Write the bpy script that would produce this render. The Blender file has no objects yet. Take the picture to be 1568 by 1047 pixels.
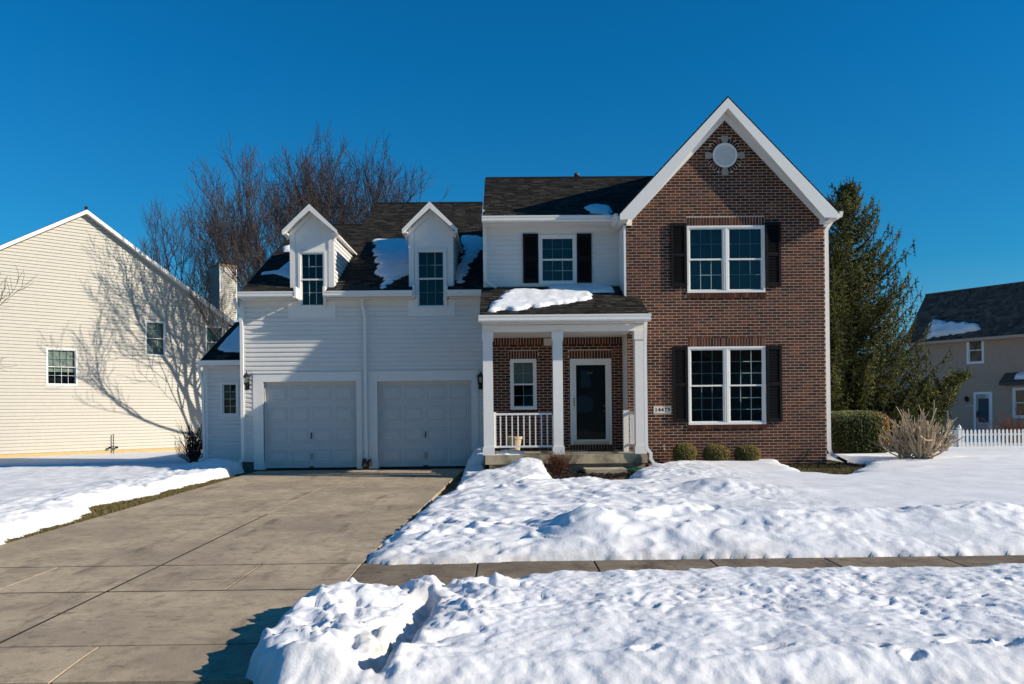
import bpy, math, random
import numpy as np
from mathutils import Vector, Matrix, noise as mn
random.seed(7); rng = np.random.default_rng(7)
S = bpy.context.scene
COL = S.collection

# ------------------------------------------------------------------ camera
F, YAW, ROLL, HOR, CZ = 1260.0, .0111, .0105, 627.0, 1.5
cd = bpy.data.cameras.new('camera'); cam = bpy.data.objects.new('camera', cd); COL.objects.link(cam)
cd.sensor_fit = 'HORIZONTAL'; cd.sensor_width = 36; cd.lens = F / 1568 * 36
cd.shift_y = (HOR - 523.5) / 1568; cd.clip_end = 3000; cd.clip_start = .1
cam.matrix_world = (Matrix.Translation((0, 0, CZ)) @ Matrix.Rotation(-YAW, 4, 'Z')
                    @ Matrix.Rotation(math.pi / 2, 4, 'X') @ Matrix.Rotation(-ROLL, 4, 'Z'))
S.camera = cam

# ------------------------------------------------------------------ light
SUN = Vector((4.15, -1.0, 1.9)).normalized()          # towards the sun
w = bpy.data.worlds.new('World'); S.world = w; w.use_nodes = True
nt = w.node_tree; nt.nodes.clear()
sky = nt.nodes.new('ShaderNodeTexSky'); sky.sky_type = 'NISHITA'; sky.sun_disc = False
sky.sun_elevation = math.asin(SUN.z); sky.sun_rotation = math.atan2(SUN.x, SUN.y)
sky.altitude = 300; sky.air_density = 1.0; sky.dust_density = .2; sky.ozone_density = 3.2
hs = nt.nodes.new('ShaderNodeMix'); hs.data_type = 'RGBA'; hs.blend_type = 'MULTIPLY'; hs.inputs[0].default_value = 1   # polarised, deep blue sky
tc = nt.nodes.new('ShaderNodeTexCoord'); sp = nt.nodes.new('ShaderNodeSeparateXYZ'); nt.links.new(tc.outputs['Generated'], sp.inputs[0])
rp_ = nt.nodes.new('ShaderNodeValToRGB'); nt.links.new(sp.outputs['Z'], rp_.inputs[0]); nt.links.new(rp_.outputs[0], hs.inputs[7])
rp_.color_ramp.elements[0].position = 0; rp_.color_ramp.elements[0].color = (.66, .95, 1.12, 1)
rp_.color_ramp.elements[1].position = .38; rp_.color_ramp.elements[1].color = (.04, .93, 1.42, 1)
e_ = rp_.color_ramp.elements.new(.16); e_.color = (.14, .90, 1.24, 1)
bg = nt.nodes.new('ShaderNodeBackground'); bg.inputs[1].default_value = .068
out = nt.nodes.new('ShaderNodeOutputWorld')
nt.links.new(sky.outputs[0], hs.inputs[6]); nt.links.new(hs.outputs[2], bg.inputs[0]); nt.links.new(bg.outputs[0], out.inputs[0])
sd = bpy.data.lights.new('sun', 'SUN'); sun = bpy.data.objects.new('sun', sd); COL.objects.link(sun)
sd.energy = 5.0; sd.angle = math.radians(.53); sd.color = (1, .90, .76)
sun.rotation_euler = SUN.to_track_quat('Z', 'Y').to_euler(); sun.location = SUN * 60
S.view_settings.view_transform = 'Standard'; S.view_settings.look = 'None'
S.view_settings.exposure = .33; S.view_settings.gamma = 1

# ------------------------------------------------------------------ helpers
def ray(px, py):
    a, b = px - 784, HOR - py
    u = a * math.cos(ROLL) + b * math.sin(ROLL); v = -a * math.sin(ROLL) + b * math.cos(ROLL)
    return Vector((F * math.sin(YAW) + u * math.cos(YAW), F * math.cos(YAW) - u * math.sin(YAW), v))
EYE = Vector((0, 0, CZ))
class Pl:                                               # a plane in the world: o + a u + b v + h n
    def __init__(s, o, u, v):
        s.o = Vector(o); s.u = Vector(u).normalized(); s.v = Vector(v).normalized(); s.n = s.u.cross(s.v)
    def at(s, a, b, h=0): return s.o + s.u * a + s.v * b + s.n * h
    def hit(s, px, py):
        d = ray(px, py); k = (s.o - EYE).dot(s.n) / d.dot(s.n); p = EYE + d * k - s.o
        return p.dot(s.u), p.dot(s.v)
    def rect(s, x0, y0, x1, y1):
        p = [s.hit(x0, y0), s.hit(x1, y0), s.hit(x1, y1), s.hit(x0, y1)]
        return (p[0][0] + p[3][0]) / 2, (p[1][0] + p[2][0]) / 2, (p[2][1] + p[3][1]) / 2, (p[0][1] + p[1][1]) / 2
    def mat(s, a, b, h=0):
        m = Matrix((s.u, s.v, s.n)).transposed().to_4x4(); m.translation = s.at(a, b, h); return m
def front(Y): return Pl((0, Y, 0), (1, 0, 0), (0, 0, 1))
class MB:
    def __init__(s): s.v = []; s.f = []; s.t = []
    def poly(s, pts, t=.5):
        n = len(s.v); s.v += [tuple(p) for p in pts]; s.f.append(tuple(range(n, n + len(pts)))); s.t.append(t)
    def hexa(s, q, t=.5):                               # 8 points: bottom ring 0-3, top ring 4-7
        n = len(s.v); s.v += [tuple(p) for p in q]
        for f in ((3, 2, 1, 0), (4, 5, 6, 7), (0, 1, 5, 4), (1, 2, 6, 5), (2, 3, 7, 6), (3, 0, 4, 7)):
            s.f.append(tuple(n + i for i in f)); s.t.append(t)
        return s
    def box(s, x0, x1, y0, y1, z0, z1, t=.5):
        return s.hexa([(x0, y0, z0), (x1, y0, z0), (x1, y1, z0), (x0, y1, z0), (x0, y0, z1), (x1, y0, z1), (x1, y1, z1), (x0, y1, z1)], t)
    def pbox(s, pl, a0, a1, b0, b1, h0, h1, t=.5, ht=None):   # ht: outward height at the upper edge
        ht = h1 if ht is None else ht
        A = pl.at
        return s.hexa([A(a0, b0, h0), A(a1, b0, h0), A(a1, b1, h0), A(a0, b1, h0), A(a0, b0, h1), A(a1, b0, h1), A(a1, b1, ht), A(a0, b1, ht)], t)
    def prism(s, pts, d, t=.5):                         # closed outline swept by d
        n = len(s.v); k = len(pts); d = Vector(d)
        s.v += [tuple(p) for p in pts] + [tuple(Vector(p) + d) for p in pts]
        s.f.append(tuple(range(n + k - 1, n - 1, -1))); s.f.append(tuple(range(n + k, n + 2 * k))); s.t += [t, t]
        for i in range(k):
            j = (i + 1) % k; s.f.append((n + i, n + j, n + k + j, n + k + i)); s.t.append(t)
        return s
    def tube(s, pts, rad, n=6, t=.5, cap=True, flat=1):
        pts = [Vector(p) for p in pts]; base = len(s.v); ref = None
        for i, p in enumerate(pts):
            d = (pts[min(i + 1, len(pts) - 1)] - pts[max(i - 1, 0)])
            d = d.normalized() if d.length > 1e-9 else Vector((0, 0, 1))
            if ref is None: ref = Vector((1, 0, 0)) if abs(d.x) < .8 else Vector((0, 1, 0))
            e = (ref - d * ref.dot(d)).normalized(); g = d.cross(e); ref = e
            r = rad[i] if hasattr(rad, '__len__') else rad
            off = math.pi / n
            for k in range(n):
                a = 2 * math.pi * k / n + off; s.v.append(tuple(p + e * (r * math.cos(a)) + g * (r * flat * math.sin(a))))
        for i in range(len(pts) - 1):
            for k in range(n):
                a = base + i * n + k; b = base + i * n + (k + 1) % n
                s.f.append((a, b, b + n, a + n)); s.t.append(t)
        if cap:
            s.f.append(tuple(range(base + n - 1, base - 1, -1))); l = base + (len(pts) - 1) * n
            s.f.append(tuple(range(l, l + n))); s.t += [t, t]
        return s
    def lathe(s, c, prof, n=16, t=.5):
        base = len(s.v)
        for r, z in prof:
            for k in range(n):
                a = 2 * math.pi * k / n; s.v.append((c[0] + r * math.cos(a), c[1] + r * math.sin(a), c[2] + z))
        for i in range(len(prof) - 1):
            for k in range(n):
                a = base + i * n + k; b = base + i * n + (k + 1) % n
                s.f.append((a, b, b + n, a + n)); s.t.append(t)
        return s
    def mesh(s, name, m, smooth=False):
        me = bpy.data.meshes.new(name); me.from_pydata(s.v, [], s.f)
        at = me.attributes.new('tint', 'FLOAT', 'FACE'); at.data.foreach_set('value', s.t)
        if m: me.materials.append(m)
        if smooth: me.polygons.foreach_set('use_smooth', [True] * len(me.polygons))
        me.validate(); me.update(); return me
    def build(s, name, m, parent=None, smooth=False, kind=None):
        o = bpy.data.objects.new(name, s.mesh(name, m, smooth)); COL.objects.link(o)
        attach(o, parent)
        if kind: o['kind'] = kind
        return o
ORG = {}
def wloc(p):
    r = Vector((0, 0, 0))
    while p is not None: r = r + p.location; p = p.parent
    return r
def attach(o, parent, loc=None):
    if parent is not None:
        o.parent = parent; o.location = (Vector(loc) if loc is not None else Vector((0, 0, 0))) - wloc(parent)
    elif loc is not None: o.location = loc
def thing(name, loc, label, cat, group=None):
    o = bpy.data.objects.new(name, None); COL.objects.link(o); o.location = loc; o.empty_display_size = .2
    return tag(o, label, cat, group)
def tag(o, label, cat, group=None, kind=None):
    o['label'] = label; o['category'] = cat
    if group: o['group'] = group
    if kind: o['kind'] = kind
    return o
def struct(o): o['kind'] = 'structure'; return o

# ------------------------------------------------------------------ materials
def mat(name, col, rough=.6, var=.12, scale=3., bump=0., bscale=40., tint=0., spec=.3, metal=0., hue2=None, mask=(.45, .6), stretch=None, bdist=.01, sss=0., subs=None, varr=None):
    m = bpy.data.materials.new(name); m.use_nodes = True; n = m.node_tree; b = n.nodes['Principled BSDF']
    L = n.links.new; N = n.nodes.new
    b.inputs['Roughness'].default_value = rough; b.inputs['Metallic'].default_value = metal
    b.inputs['Specular IOR Level'].default_value = spec
    geo = N('ShaderNodeNewGeometry'); pos = geo.outputs['Position']
    if stretch:
        mp = N('ShaderNodeMapping'); mp.inputs['Scale'].default_value = stretch; L(pos, mp.inputs[0]); pos = mp.outputs[0]
    ns = N('ShaderNodeTexNoise'); ns.inputs['Scale'].default_value = scale; ns.inputs['Detail'].default_value = 6; L(pos, ns.inputs['Vector'])
    c = N('ShaderNodeRGB'); c.outputs[0].default_value = (*col, 1); cur = c.outputs[0]
    if hue2:
        mr = N('ShaderNodeMapRange'); mr.inputs[1].default_value = mask[0]; mr.inputs[2].default_value = mask[1]; L(ns.outputs[0], mr.inputs[0])
        mx = N('ShaderNodeMix'); mx.data_type = 'RGBA'; L(mr.outputs[0], mx.inputs[0]); L(cur, mx.inputs[6]); mx.inputs[7].default_value = (*hue2, 1); cur = mx.outputs[2]
    f = N('ShaderNodeMapRange'); f.inputs[1].default_value = .25; f.inputs[2].default_value = .75
    f.inputs[3].default_value = 1 - var; f.inputs[4].default_value = 1 + var
    n2 = N('ShaderNodeTexNoise'); n2.inputs['Scale'].default_value = scale * 3.7; n2.inputs['Detail'].default_value = 5; L(pos, n2.inputs['Vector'])
    L(n2.outputs[0], f.inputs[0]); val = f.outputs[0]
    if tint:
        at = N('ShaderNodeAttribute'); at.attribute_name = 'tint'
        g = N('ShaderNodeMapRange'); g.inputs[3].default_value = 1 - tint; g.inputs[4].default_value = 1 + tint; L(at.outputs['Fac'], g.inputs[0])
        mm = N('ShaderNodeMath'); mm.operation = 'MULTIPLY'; L(val, mm.inputs[0]); L(g.outputs[0], mm.inputs[1]); val = mm.outputs[0]
    vm = N('ShaderNodeVectorMath'); vm.operation = 'SCALE'; L(cur, vm.inputs[0]); L(val, vm.inputs['Scale']); cur = vm.outputs[0]
    L(cur, b.inputs['Base Color'])
    if bump:
        n3 = N('ShaderNodeTexNoise'); n3.inputs['Scale'].default_value = bscale; n3.inputs['Detail'].default_value = 4; L(pos, n3.inputs['Vector'])
        bp = N('ShaderNodeBump'); bp.inputs['Strength'].default_value = bump; bp.inputs['Distance'].default_value = bdist
        L(n3.outputs[0], bp.inputs['Height']); L(bp.outputs[0], b.inputs['Normal'])
    m['cur'] = 1
    return m
def ramp_tint(m, stops):                                # recolour by the tint attribute (kinds of brick, shingle or leaf)
    n = m.node_tree; b = n.nodes['Principled BSDF']; L = n.links.new
    src = b.inputs['Base Color'].links[0].from_node       # the SCALE node
    at = n.nodes.new('ShaderNodeAttribute'); at.attribute_name = 'tint'
    r = n.nodes.new('ShaderNodeValToRGB'); L(at.outputs['Fac'], r.inputs[0])
    while len(r.color_ramp.elements) < len(stops): r.color_ramp.elements.new(.5)
    for e, (p, c) in zip(r.color_ramp.elements, stops): e.position = p; e.color = (*c, 1)
    L(r.outputs[0], src.inputs[0]); return m
M = {}
M['white'] = mat('white_vinyl', (.70, .68, .645), .45, .03, 1.5, spec=.35)
M['trim'] = mat('white_painted_trim', (.76, .74, .70), .4, .03, 2, spec=.35)
M['door_white'] = mat('white_steel_door', (.56, .55, .53), .4, .03, 2)
M['cream'] = mat('cream_vinyl', (.455, .425, .36), .5, .04, 1.5)
M['taupe'] = mat('taupe_vinyl', (.44, .32, .23), .55, .05, 1.5)
M['found'] = mat('foundation_block', (.48, .36, .17), .9, .15, 4, .3, 30)
M['foundgrey'] = mat('grey_foundation', (.12, .11, .09), .9, .25, 5, .3, 30)
M['brick'] = ramp_tint(mat('brown_brick', (.1, .05, .04), .85, .28, 25, .35, 160, spec=.2, bdist=.003),
    [(0, (.026, .012, .009)), (.35, (.060, .021, .012)), (.7, (.094, .031, .016)), (1, (.17, .058, .028))])
M['mortar'] = mat('mortar', (.50, .39, .30), .95, .15, 12, .2, 120)
M['shingle'] = ramp_tint(mat('asphalt_shingle', (.05, .045, .04), .95, .3, 60, .5, 260, spec=.1, bdist=.003),
    [(0, (.012, .011, .010)), (.5, (.028, .025, .022)), (1, (.062, .054, .043))])
M['shingle2'] = ramp_tint(mat('brown_shingle', (.05, .045, .04), .95, .3, 60, .5, 260, spec=.1, bdist=.003),
    [(0, (.055, .045, .038)), (.5, (.10, .08, .066)), (1, (.15, .12, .10))])
M['black'] = mat('black_shutter', (.008, .008, .009), .7, .1, 3, spec=.12)
M['metal'] = mat('black_metal', (.01, .01, .01), .4, .1, 3)
M['brass'] = mat('tarnished_brass', (.3, .2, .08), .35, .1, 5, metal=1)
M['door'] = mat('black_door', (.006, .008, .013), .35, .1, 3)
def concrete_mat(name, base, dark):
    m = mat(name, base, .93, .22, 28, .5, 240, spec=.12, tint=.06, bdist=.003); n = m.node_tree; b = n.nodes['Principled BSDF']; L = n.links.new; N = n.nodes.new
    src = b.inputs['Base Color'].links[0].from_node; geo = N('ShaderNodeNewGeometry'); col = src.inputs[0].links[0].from_socket
    for sc, lo, hi, c2, amt, st in ((.55, .40, .66, dark, .9, (1, 1, 1)), (2.6, .48, .66, dark, .8, (1, 1, 1)), (9, .52, .70, tuple(c * .65 for c in dark), .7, (1, 1, 1)), (1.1, .56, .68, tuple(c * .5 for c in dark), .75, (2.2, .5, 1)), (3.0, .62, .70, tuple(c * .45 for c in dark), .7, (.6, 2.5, 1)), (2.0, .60, .75, tuple(min(1, c * 1.25) for c in base), .6, (1, 1, 1))):
        mp = N('ShaderNodeMapping'); mp.inputs['Scale'].default_value = st; mp.inputs['Location'].default_value = (sc * 3.1, sc * 1.7, 0); L(geo.outputs['Position'], mp.inputs[0])
        ns = N('ShaderNodeTexNoise'); ns.inputs['Scale'].default_value = sc; ns.inputs['Detail'].default_value = 10; ns.inputs['Roughness'].default_value = .65; L(mp.outputs[0], ns.inputs['Vector'])
        mr = N('ShaderNodeMapRange'); mr.inputs[1].default_value = lo; mr.inputs[2].default_value = hi; mr.inputs[4].default_value = amt; L(ns.outputs[0], mr.inputs[0])
        mx = N('ShaderNodeMix'); mx.data_type = 'RGBA'; L(mr.outputs[0], mx.inputs[0]); L(col, mx.inputs[6]); mx.inputs[7].default_value = (*c2, 1); col = mx.outputs[2]
    L(col, src.inputs[0]); return m
M['concrete'] = concrete_mat('driveway_concrete', (.50, .395, .27), (.30, .24, .17))
M['walk'] = concrete_mat('sidewalk_concrete', (.27, .215, .15), (.13, .10, .075))
M['porch'] = mat('porch_concrete', (.46, .38, .26), .9, .14, 2.5, .4, 120, hue2=(.22, .19, .13))
M['joint'] = mat('dirt_in_joints', (.035, .028, .02), .95, .3, 10)
M['asphalt'] = mat('asphalt', (.05, .05, .048), .95, .2, 5, .6, 300)
M['soil'] = mat('bare_ground', (.07, .055, .03), .98, .35, 4, .8, 60, hue2=(.11, .1, .045))
M['mulch'] = mat('dark_mulch', (.028, .017, .011), .95, .4, 20, .9, 90, tint=.5)
M['grass'] = ramp_tint(mat('winter_grass', (.1, .08, .03), .9, .2, 8), [(0, (.07, .075, .018)), (.4, (.14, .115, .04)), (1, (.27, .2, .09))])
M['bark'] = mat('grey_brown_bark', (.075, .056, .045), .95, .3, 8, .6, 60)
M['twig'] = mat('reddish_twigs', (.078, .056, .048), .9, .25, 8)
M['tanstem'] = mat('tan_stems', (.40, .31, .21), .9, .3, 14, .5, 80, tint=.35)
M['redstem'] = mat('rust_stems', (.15, .062, .036), .9, .3, 14, tint=.5)
M['darkstem'] = mat('dark_stems', (.06, .035, .025), .9, .3, 14, tint=.4)
M['needle'] = ramp_tint(mat('spruce_needles', (.03, .04, .012), .7, .25, 3), [(0, (.024, .032, .008)), (.5, (.075, .082, .016)), (1, (.18, .17, .04))])
M['hedge'] = ramp_tint(mat('hedge_leaves', (.03, .04, .012), .6, .2, 6), [(0, (.03, .04, .012)), (.4, (.075, .088, .022)), (.6, (.15, .13, .03)), (.75, (.22, .1, .02)), (1, (.30, .12, .025))])
M['dark'] = mat('unlit_room', (.012, .013, .015), .9, .1)
M['curtain_or_tint'] = mat('pale_curtain', (.36, .42, .34), .9, .15, 6, stretch=(8, 8, 1))
M['teal'] = mat('sky_reflection_teal', (.04, .07, .075), .8, .1, 2)  # sky mirrored in the panes, put into a flat teal colour
M['blind'] = mat('white_blind', (.55, .56, .5), .8, .08)
M['grid'] = mat('window_grid', (.30, .37, .36), .4, .03)
M['gridw'] = mat('white_window_grid', (.66, .70, .70), .4, .03)
M['stone'] = mat('cast_stone', (.34, .29, .24), .9, .15, 20, .3, 90)
M['plaque'] = mat('plaque', (.66, .6, .52), .8, .08, 20)
M['clay'] = mat('tan_plastic_pot', (.55, .4, .22), .6, .08, 10)
M['redtile'] = mat('clay_splash', (.28, .12, .07), .8, .2, 8)
M['green'] = mat('green_hose', (.01, .12, .05), .5, .1)
M['kick'] = mat('cream_kickplate', (.62, .54, .33), .4, .06)
M['wfence'] = mat('white_picket_paint', (.72, .71, .68), .5, .05, 4)
M['yellow'] = mat('mustard_cap', (.3, .22, .12), .8, .1)
def snow_mat():
    m = bpy.data.materials.new('snow'); m.use_nodes = True; n = m.node_tree; b = n.nodes['Principled BSDF']; L = n.links.new; N = n.nodes.new
    b.inputs['Roughness'].default_value = .75; b.inputs['Specular IOR Level'].default_value = .25
    geo = N('ShaderNodeNewGeometry')
    a = N('ShaderNodeAttribute'); a.attribute_name = 'dirt'
    ns = N('ShaderNodeTexNoise'); ns.inputs['Scale'].default_value = 9; ns.inputs['Detail'].default_value = 8; L(geo.outputs['Position'], ns.inputs['Vector'])
    mr = N('ShaderNodeMapRange'); mr.inputs[1].default_value = .3; mr.inputs[2].default_value = .68; L(ns.outputs[0], mr.inputs[0])
    mu = N('ShaderNodeMath'); mu.operation = 'MULTIPLY'; mu.use_clamp = True; L(a.outputs['Fac'], mu.inputs[0]); L(mr.outputs[0], mu.inputs[1])
    mx = N('ShaderNodeMix'); mx.data_type = 'RGBA'; mx.inputs[6].default_value = (.80, .80, .81, 1); mx.inputs[7].default_value = (.30, .235, .16, 1)
    L(mu.outputs[0], mx.inputs[0])
    n4 = N('ShaderNodeTexNoise'); n4.inputs['Scale'].default_value = 2.2; n4.inputs['Detail'].default_value = 7; L(geo.outputs['Position'], n4.inputs['Vector'])
    m4 = N('ShaderNodeMapRange'); m4.inputs[1].default_value = .3; m4.inputs[2].default_value = .7; m4.inputs[3].default_value = .87; m4.inputs[4].default_value = 1.04; L(n4.outputs[0], m4.inputs[0])
    vm = N('ShaderNodeVectorMath'); vm.operation = 'SCALE'; L(mx.outputs[2], vm.inputs[0]); L(m4.outputs[0], vm.inputs['Scale'])
    L(vm.outputs[0], b.inputs['Base Color'])
    n1 = N('ShaderNodeTexNoise'); n1.inputs['Scale'].default_value = 26; n1.inputs['Detail'].default_value = 5; L(geo.outputs['Position'], n1.inputs['Vector'])
    n2 = N('ShaderNodeTexNoise'); n2.inputs['Scale'].default_value = 170; n2.inputs['Detail'].default_value = 3; L(geo.outputs['Position'], n2.inputs['Vector'])
    b1 = N('ShaderNodeBump'); b1.inputs['Strength'].default_value = .42; b1.inputs['Distance'].default_value = .012; L(n1.outputs[0], b1.inputs['Height'])
    b2 = N('ShaderNodeBump'); b2.inputs['Strength'].default_value = .4; b2.inputs['Distance'].default_value = .004; L(n2.outputs[0], b2.inputs['Height']); L(b1.outputs[0], b2.inputs['Normal'])
    L(b2.outputs[0], b.inputs['Normal']); return m
M['snow'] = snow_mat()
def glass_mat():
    m = bpy.data.materials.new('window_glass'); m.use_nodes = True; n = m.node_tree; n.nodes.clear(); L = n.links.new; N = n.nodes.new
    t = N('ShaderNodeBsdfTransparent'); t.inputs[0].default_value = (.72, .8, .78, 1)
    g = N('ShaderNodeBsdfGlossy'); g.inputs['Roughness'].default_value = .02; g.inputs[0].default_value = (.9, .95, 1, 1)
    ns = N('ShaderNodeTexNoise'); ns.inputs['Scale'].default_value = 1.3; ns.inputs['Detail'].default_value = 1; geo = N('ShaderNodeNewGeometry'); L(geo.outputs['Position'], ns.inputs['Vector'])
    bp = N('ShaderNodeBump'); bp.inputs['Strength'].default_value = .25; bp.inputs['Distance'].default_value = .02; L(ns.outputs[0], bp.inputs['Height']); L(bp.outputs[0], g.inputs['Normal'])
    f = N('ShaderNodeFresnel'); f.inputs[0].default_value = 1.5
    x = N('ShaderNodeMixShader'); L(f.outputs[0], x.inputs[0]); L(t.outputs[0], x.inputs[1]); L(g.outputs[0], x.inputs[2])
    o = N('ShaderNodeOutputMaterial'); L(x.outputs[0], o.inputs[0]); return m
M['glass'] = glass_mat()

# ------------------------------------------------------------------ numpy noise
def vnoise(x, y, seed=0):
    xi = np.floor(x).astype(np.int64); yi = np.floor(y).astype(np.int64); xf = x - xi; yf = y - yi
    def h(a, b):
        n = (a * 374761393 + b * 668265263 + seed * 974634777) & 0xffffffff
        n = ((n ^ (n >> 13)) * 1274126177) & 0xffffffff
        return ((n ^ (n >> 16)) & 0xffff) / 65535.0
    def gr(a, b, dx, dy):
        t = h(a, b) * 2 * np.pi; return np.cos(t) * dx + np.sin(t) * dy
    u = xf ** 3 * (xf * (xf * 6 - 15) + 10); v = yf ** 3 * (yf * (yf * 6 - 15) + 10)
    n00 = gr(xi, yi, xf, yf); n10 = gr(xi + 1, yi, xf - 1, yf); n01 = gr(xi, yi + 1, xf, yf - 1); n11 = gr(xi + 1, yi + 1, xf - 1, yf - 1)
    return (n00 * (1 - u) * (1 - v) + n10 * u * (1 - v) + n01 * (1 - u) * v + n11 * u * v) * 1.5
def fbm(x, y, o=4, seed=0):
    r = 0; a = 1
    for i in range(o): r = r + a * vnoise(x * 2 ** i, y * 2 ** i, seed + i); a *= .5
    return r
def billow(x, y, o=3, seed=0):                          # rounded lumps, 0..1
    r = 0; a = 1
    for i in range(o): r = r + a * (1 - np.abs(vnoise(x * 2 ** i, y * 2 ** i, seed + i)) * 1.6) ; a *= .5
    return r / 1.75
def sm(x): x = np.clip(x, 0, 1); return x * x * (3 - 2 * x)
def ground(x, y):
    x = np.asarray(x, float); y = np.asarray(y, float)
    z = -.2 + .0111 * np.minimum(y, 20.8)
    z = z + .17 * sm((x + 1.2) / 2) * sm((y - 9.5) / 8) * (1 - sm((y - 20) / 6))
    z = z - .15 * (1 - sm((y - 4.9) / .2)) - .42 * sm((-8 - x) / 7) * sm((y - 20) / 13)
    return z
def gz(x, y): return float(ground(x, y))
def gpt(px, py, dz=0):
    z = 0
    d = ray(px, py)
    for _ in range(30):
        k = (z - CZ) / d.z; x, y = d.x * k, d.y * k; z = .5 * z + .5 * (gz(x, y) + dz)
    return x, y
# ------------------------------------------------------------------ ground sheet, street, drive and walk
def grid_sheet(xs, ys, dz):
    X, Y = np.meshgrid(xs, ys); Z = ground(X, Y) + dz
    v = np.stack([X.ravel(), Y.ravel(), Z.ravel()], 1); nx, ny = len(xs), len(ys)
    i = np.arange(nx - 1); j = np.arange(ny - 1); I, J = np.meshgrid(i, j); a = (J * nx + I).ravel()
    f = np.stack([a, a + 1, a + 1 + nx, a + nx], 1); return v, f
def np_obj(name, v, f, m, dirt=None, smooth=True):
    me = bpy.data.meshes.new(name); me.vertices.add(len(v)); me.vertices.foreach_set('co', v.astype(np.float32).ravel())
    me.loops.add(len(f) * 4); me.loops.foreach_set('vertex_index', f.astype(np.int32).ravel())
    me.polygons.add(len(f)); me.polygons.foreach_set('loop_start', np.arange(0, len(f) * 4, 4, dtype=np.int32))
    me.polygons.foreach_set('loop_total', np.full(len(f), 4, dtype=np.int32))
    me.polygons.foreach_set('use_smooth', np.full(len(f), smooth)); me.materials.append(m)
    if dirt is not None:
        at = me.attributes.new('dirt', 'FLOAT', 'POINT'); at.data.foreach_set('value', dirt.astype(np.float32).ravel())
    me.update(); me.validate(); o = bpy.data.objects.new(name, me); COL.objects.link(o); return o
gx = np.concatenate([[-900, -300, -100, -50], np.arange(-30, 40, .5), [50, 100, 300, 900]])
gy = np.concatenate([[-900, -300, -60, -20, -8], np.arange(-2, 4.5, .5), np.arange(4.6, 5.3, .05), np.arange(5.5, 40, .5), [60, 100, 300, 1800]])
v, f = grid_sheet(gx, gy, -.06); struct(np_obj('ground', v, f, M['soil']))
def sheet_poly(name, pts, thick, m, parent=None, dz=0., sub=1, t=.5, kind=None):
    mb = MB(); tp = [Vector((x, y, gz(x, y) + dz)) for x, y in pts]
    mb.prism([p - Vector((0, 0, thick)) for p in tp], (0, 0, thick), t); return mb.build(name, m, parent)
st = MB(); st.box(-300, 300, -40, 4.72, -.6, -.325); struct(st.build('street', M['asphalt']))
XJ = -3.62
drive = MB(); zd_ = lambda y: -.2 + .0111 * y - .005
drive.poly([(-6.14, 5.86, zd_(5.86)), (-1.55, 5.86, zd_(5.86)), (-1.55, 8.8, zd_(8.8)), (-1.02, 20.75, zd_(20.75)), (-6.14, 20.75, zd_(20.75))])
drive.poly([(-6.4, 5.14, -.26), (-1.4, 5.14, -.26), (-1.4, 5.855, -.165), (-6.4, 5.855, -.165)])
drive = struct(drive.build('driveway', M['joint']))
def slab(parent, x0a, x1a, x0b, x1b, y0, y1, m, cut=.006, name='slab'):
    t = random.random(); c = cut; cy = cut * 1.5; mb = MB()
    z = lambda y: -.2 + .0111 * y
    b = .005                                             # tooled, rounded edge
    def ring(k, dz):
        ky = k + .012
        return [Vector((x0a + k, y0 + ky, z(y0) + dz)), Vector((x1a - k, y0 + ky, z(y0) + dz)), Vector((x1b - k, y1 - ky, z(y1) + dz)), Vector((x0b + k, y1 - ky, z(y1) + dz))]
    R0, R1, R2 = ring(c, -.1), ring(c, -.0025), ring(c + b, 0)
    mb.hexa(R0 + R1, t)
    for i in range(4): mb.poly([R1[i], R1[(i + 1) % 4], R2[(i + 1) % 4], R2[i]], t)
    mb.poly(R2, t); return mb.build(name, m, parent)
def xl(y): return -6.16
def xr(y): return -1.5 + (y - 8.7) * .043 if y > 8.7 else -1.5 + max(0, 8.2 - y) * -.0
dj = [8.72, 12.66, 16.4, 20.76]
for a, b in zip(dj[:-1], dj[1:]):
    slab(drive, xl(a), XJ, xl(b), XJ, a, b, M['concrete']); slab(drive, XJ, xr(a), XJ, xr(b), a, b, M['concrete'])
slab(drive, -6.4, XJ, -6.2, XJ, 5.84, 7.52, M['concrete']); slab(drive, XJ, -1.4, XJ, -1.4, 5.84, 7.52, M['concrete'])
for a, b in ((-9.4, -5.9), (-5.9, -2.85), (-2.85, .2)):  # apron along the street
    mb = MB(); t = random.random(); n = 8
    for i in range(n):
        y0 = 5.18 + i * .64 / n; y1 = 5.18 + (i + 1) * .64 / n
        zz = lambda y: -.2 + .0111 * y - .035 * (1 - (y - 5.18) / .64) ** 1.6
        mb.hexa([(a + .01, y0, -.5), (b - .01, y0, -.5), (b - .01, y1, -.5), (a + .01, y1, -.5), (a + .01, y0, zz(y0)), (b - .01, y0, zz(y0)), (b - .01, y1, zz(y1)), (a + .01, y1, zz(y1))], t)
    mb.build('slab', M['concrete'], drive)
for y0, y1 in ((5.87, 7.50), (7.54, 8.70), (8.74, 12.62)):
    mb = MB(); zf = lambda y: -.2 + .0111 * y; mb.hexa([(XJ - .011, y0, zf(y0) - .01), (XJ + .011, y0, zf(y0) - .01), (XJ + .009, y1, zf(y1) - .01), (XJ - .009, y1, zf(y1) - .01), (XJ - .011, y0, zf(y0) + .0025), (XJ + .011, y0, zf(y0) + .0025), (XJ + .009, y1, zf(y1) + .0025), (XJ - .009, y1, zf(y1) + .0025)]); mb.build('joint_filler', M['joint'], drive)
walk = MB(); walk.poly([(-30, 7.535, gz(0, 7.5) - .009), (20, 7.53, gz(0, 7.5) - .009), (20, 8.71, gz(0, 8.7) - .009), (-30, 8.71, gz(0, 8.7) - .009)])
walk = struct(walk.build('sidewalk', M['joint']))
xs = [-6.9, -5.75, -4.68, XJ, -2.55, -1.5]
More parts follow.
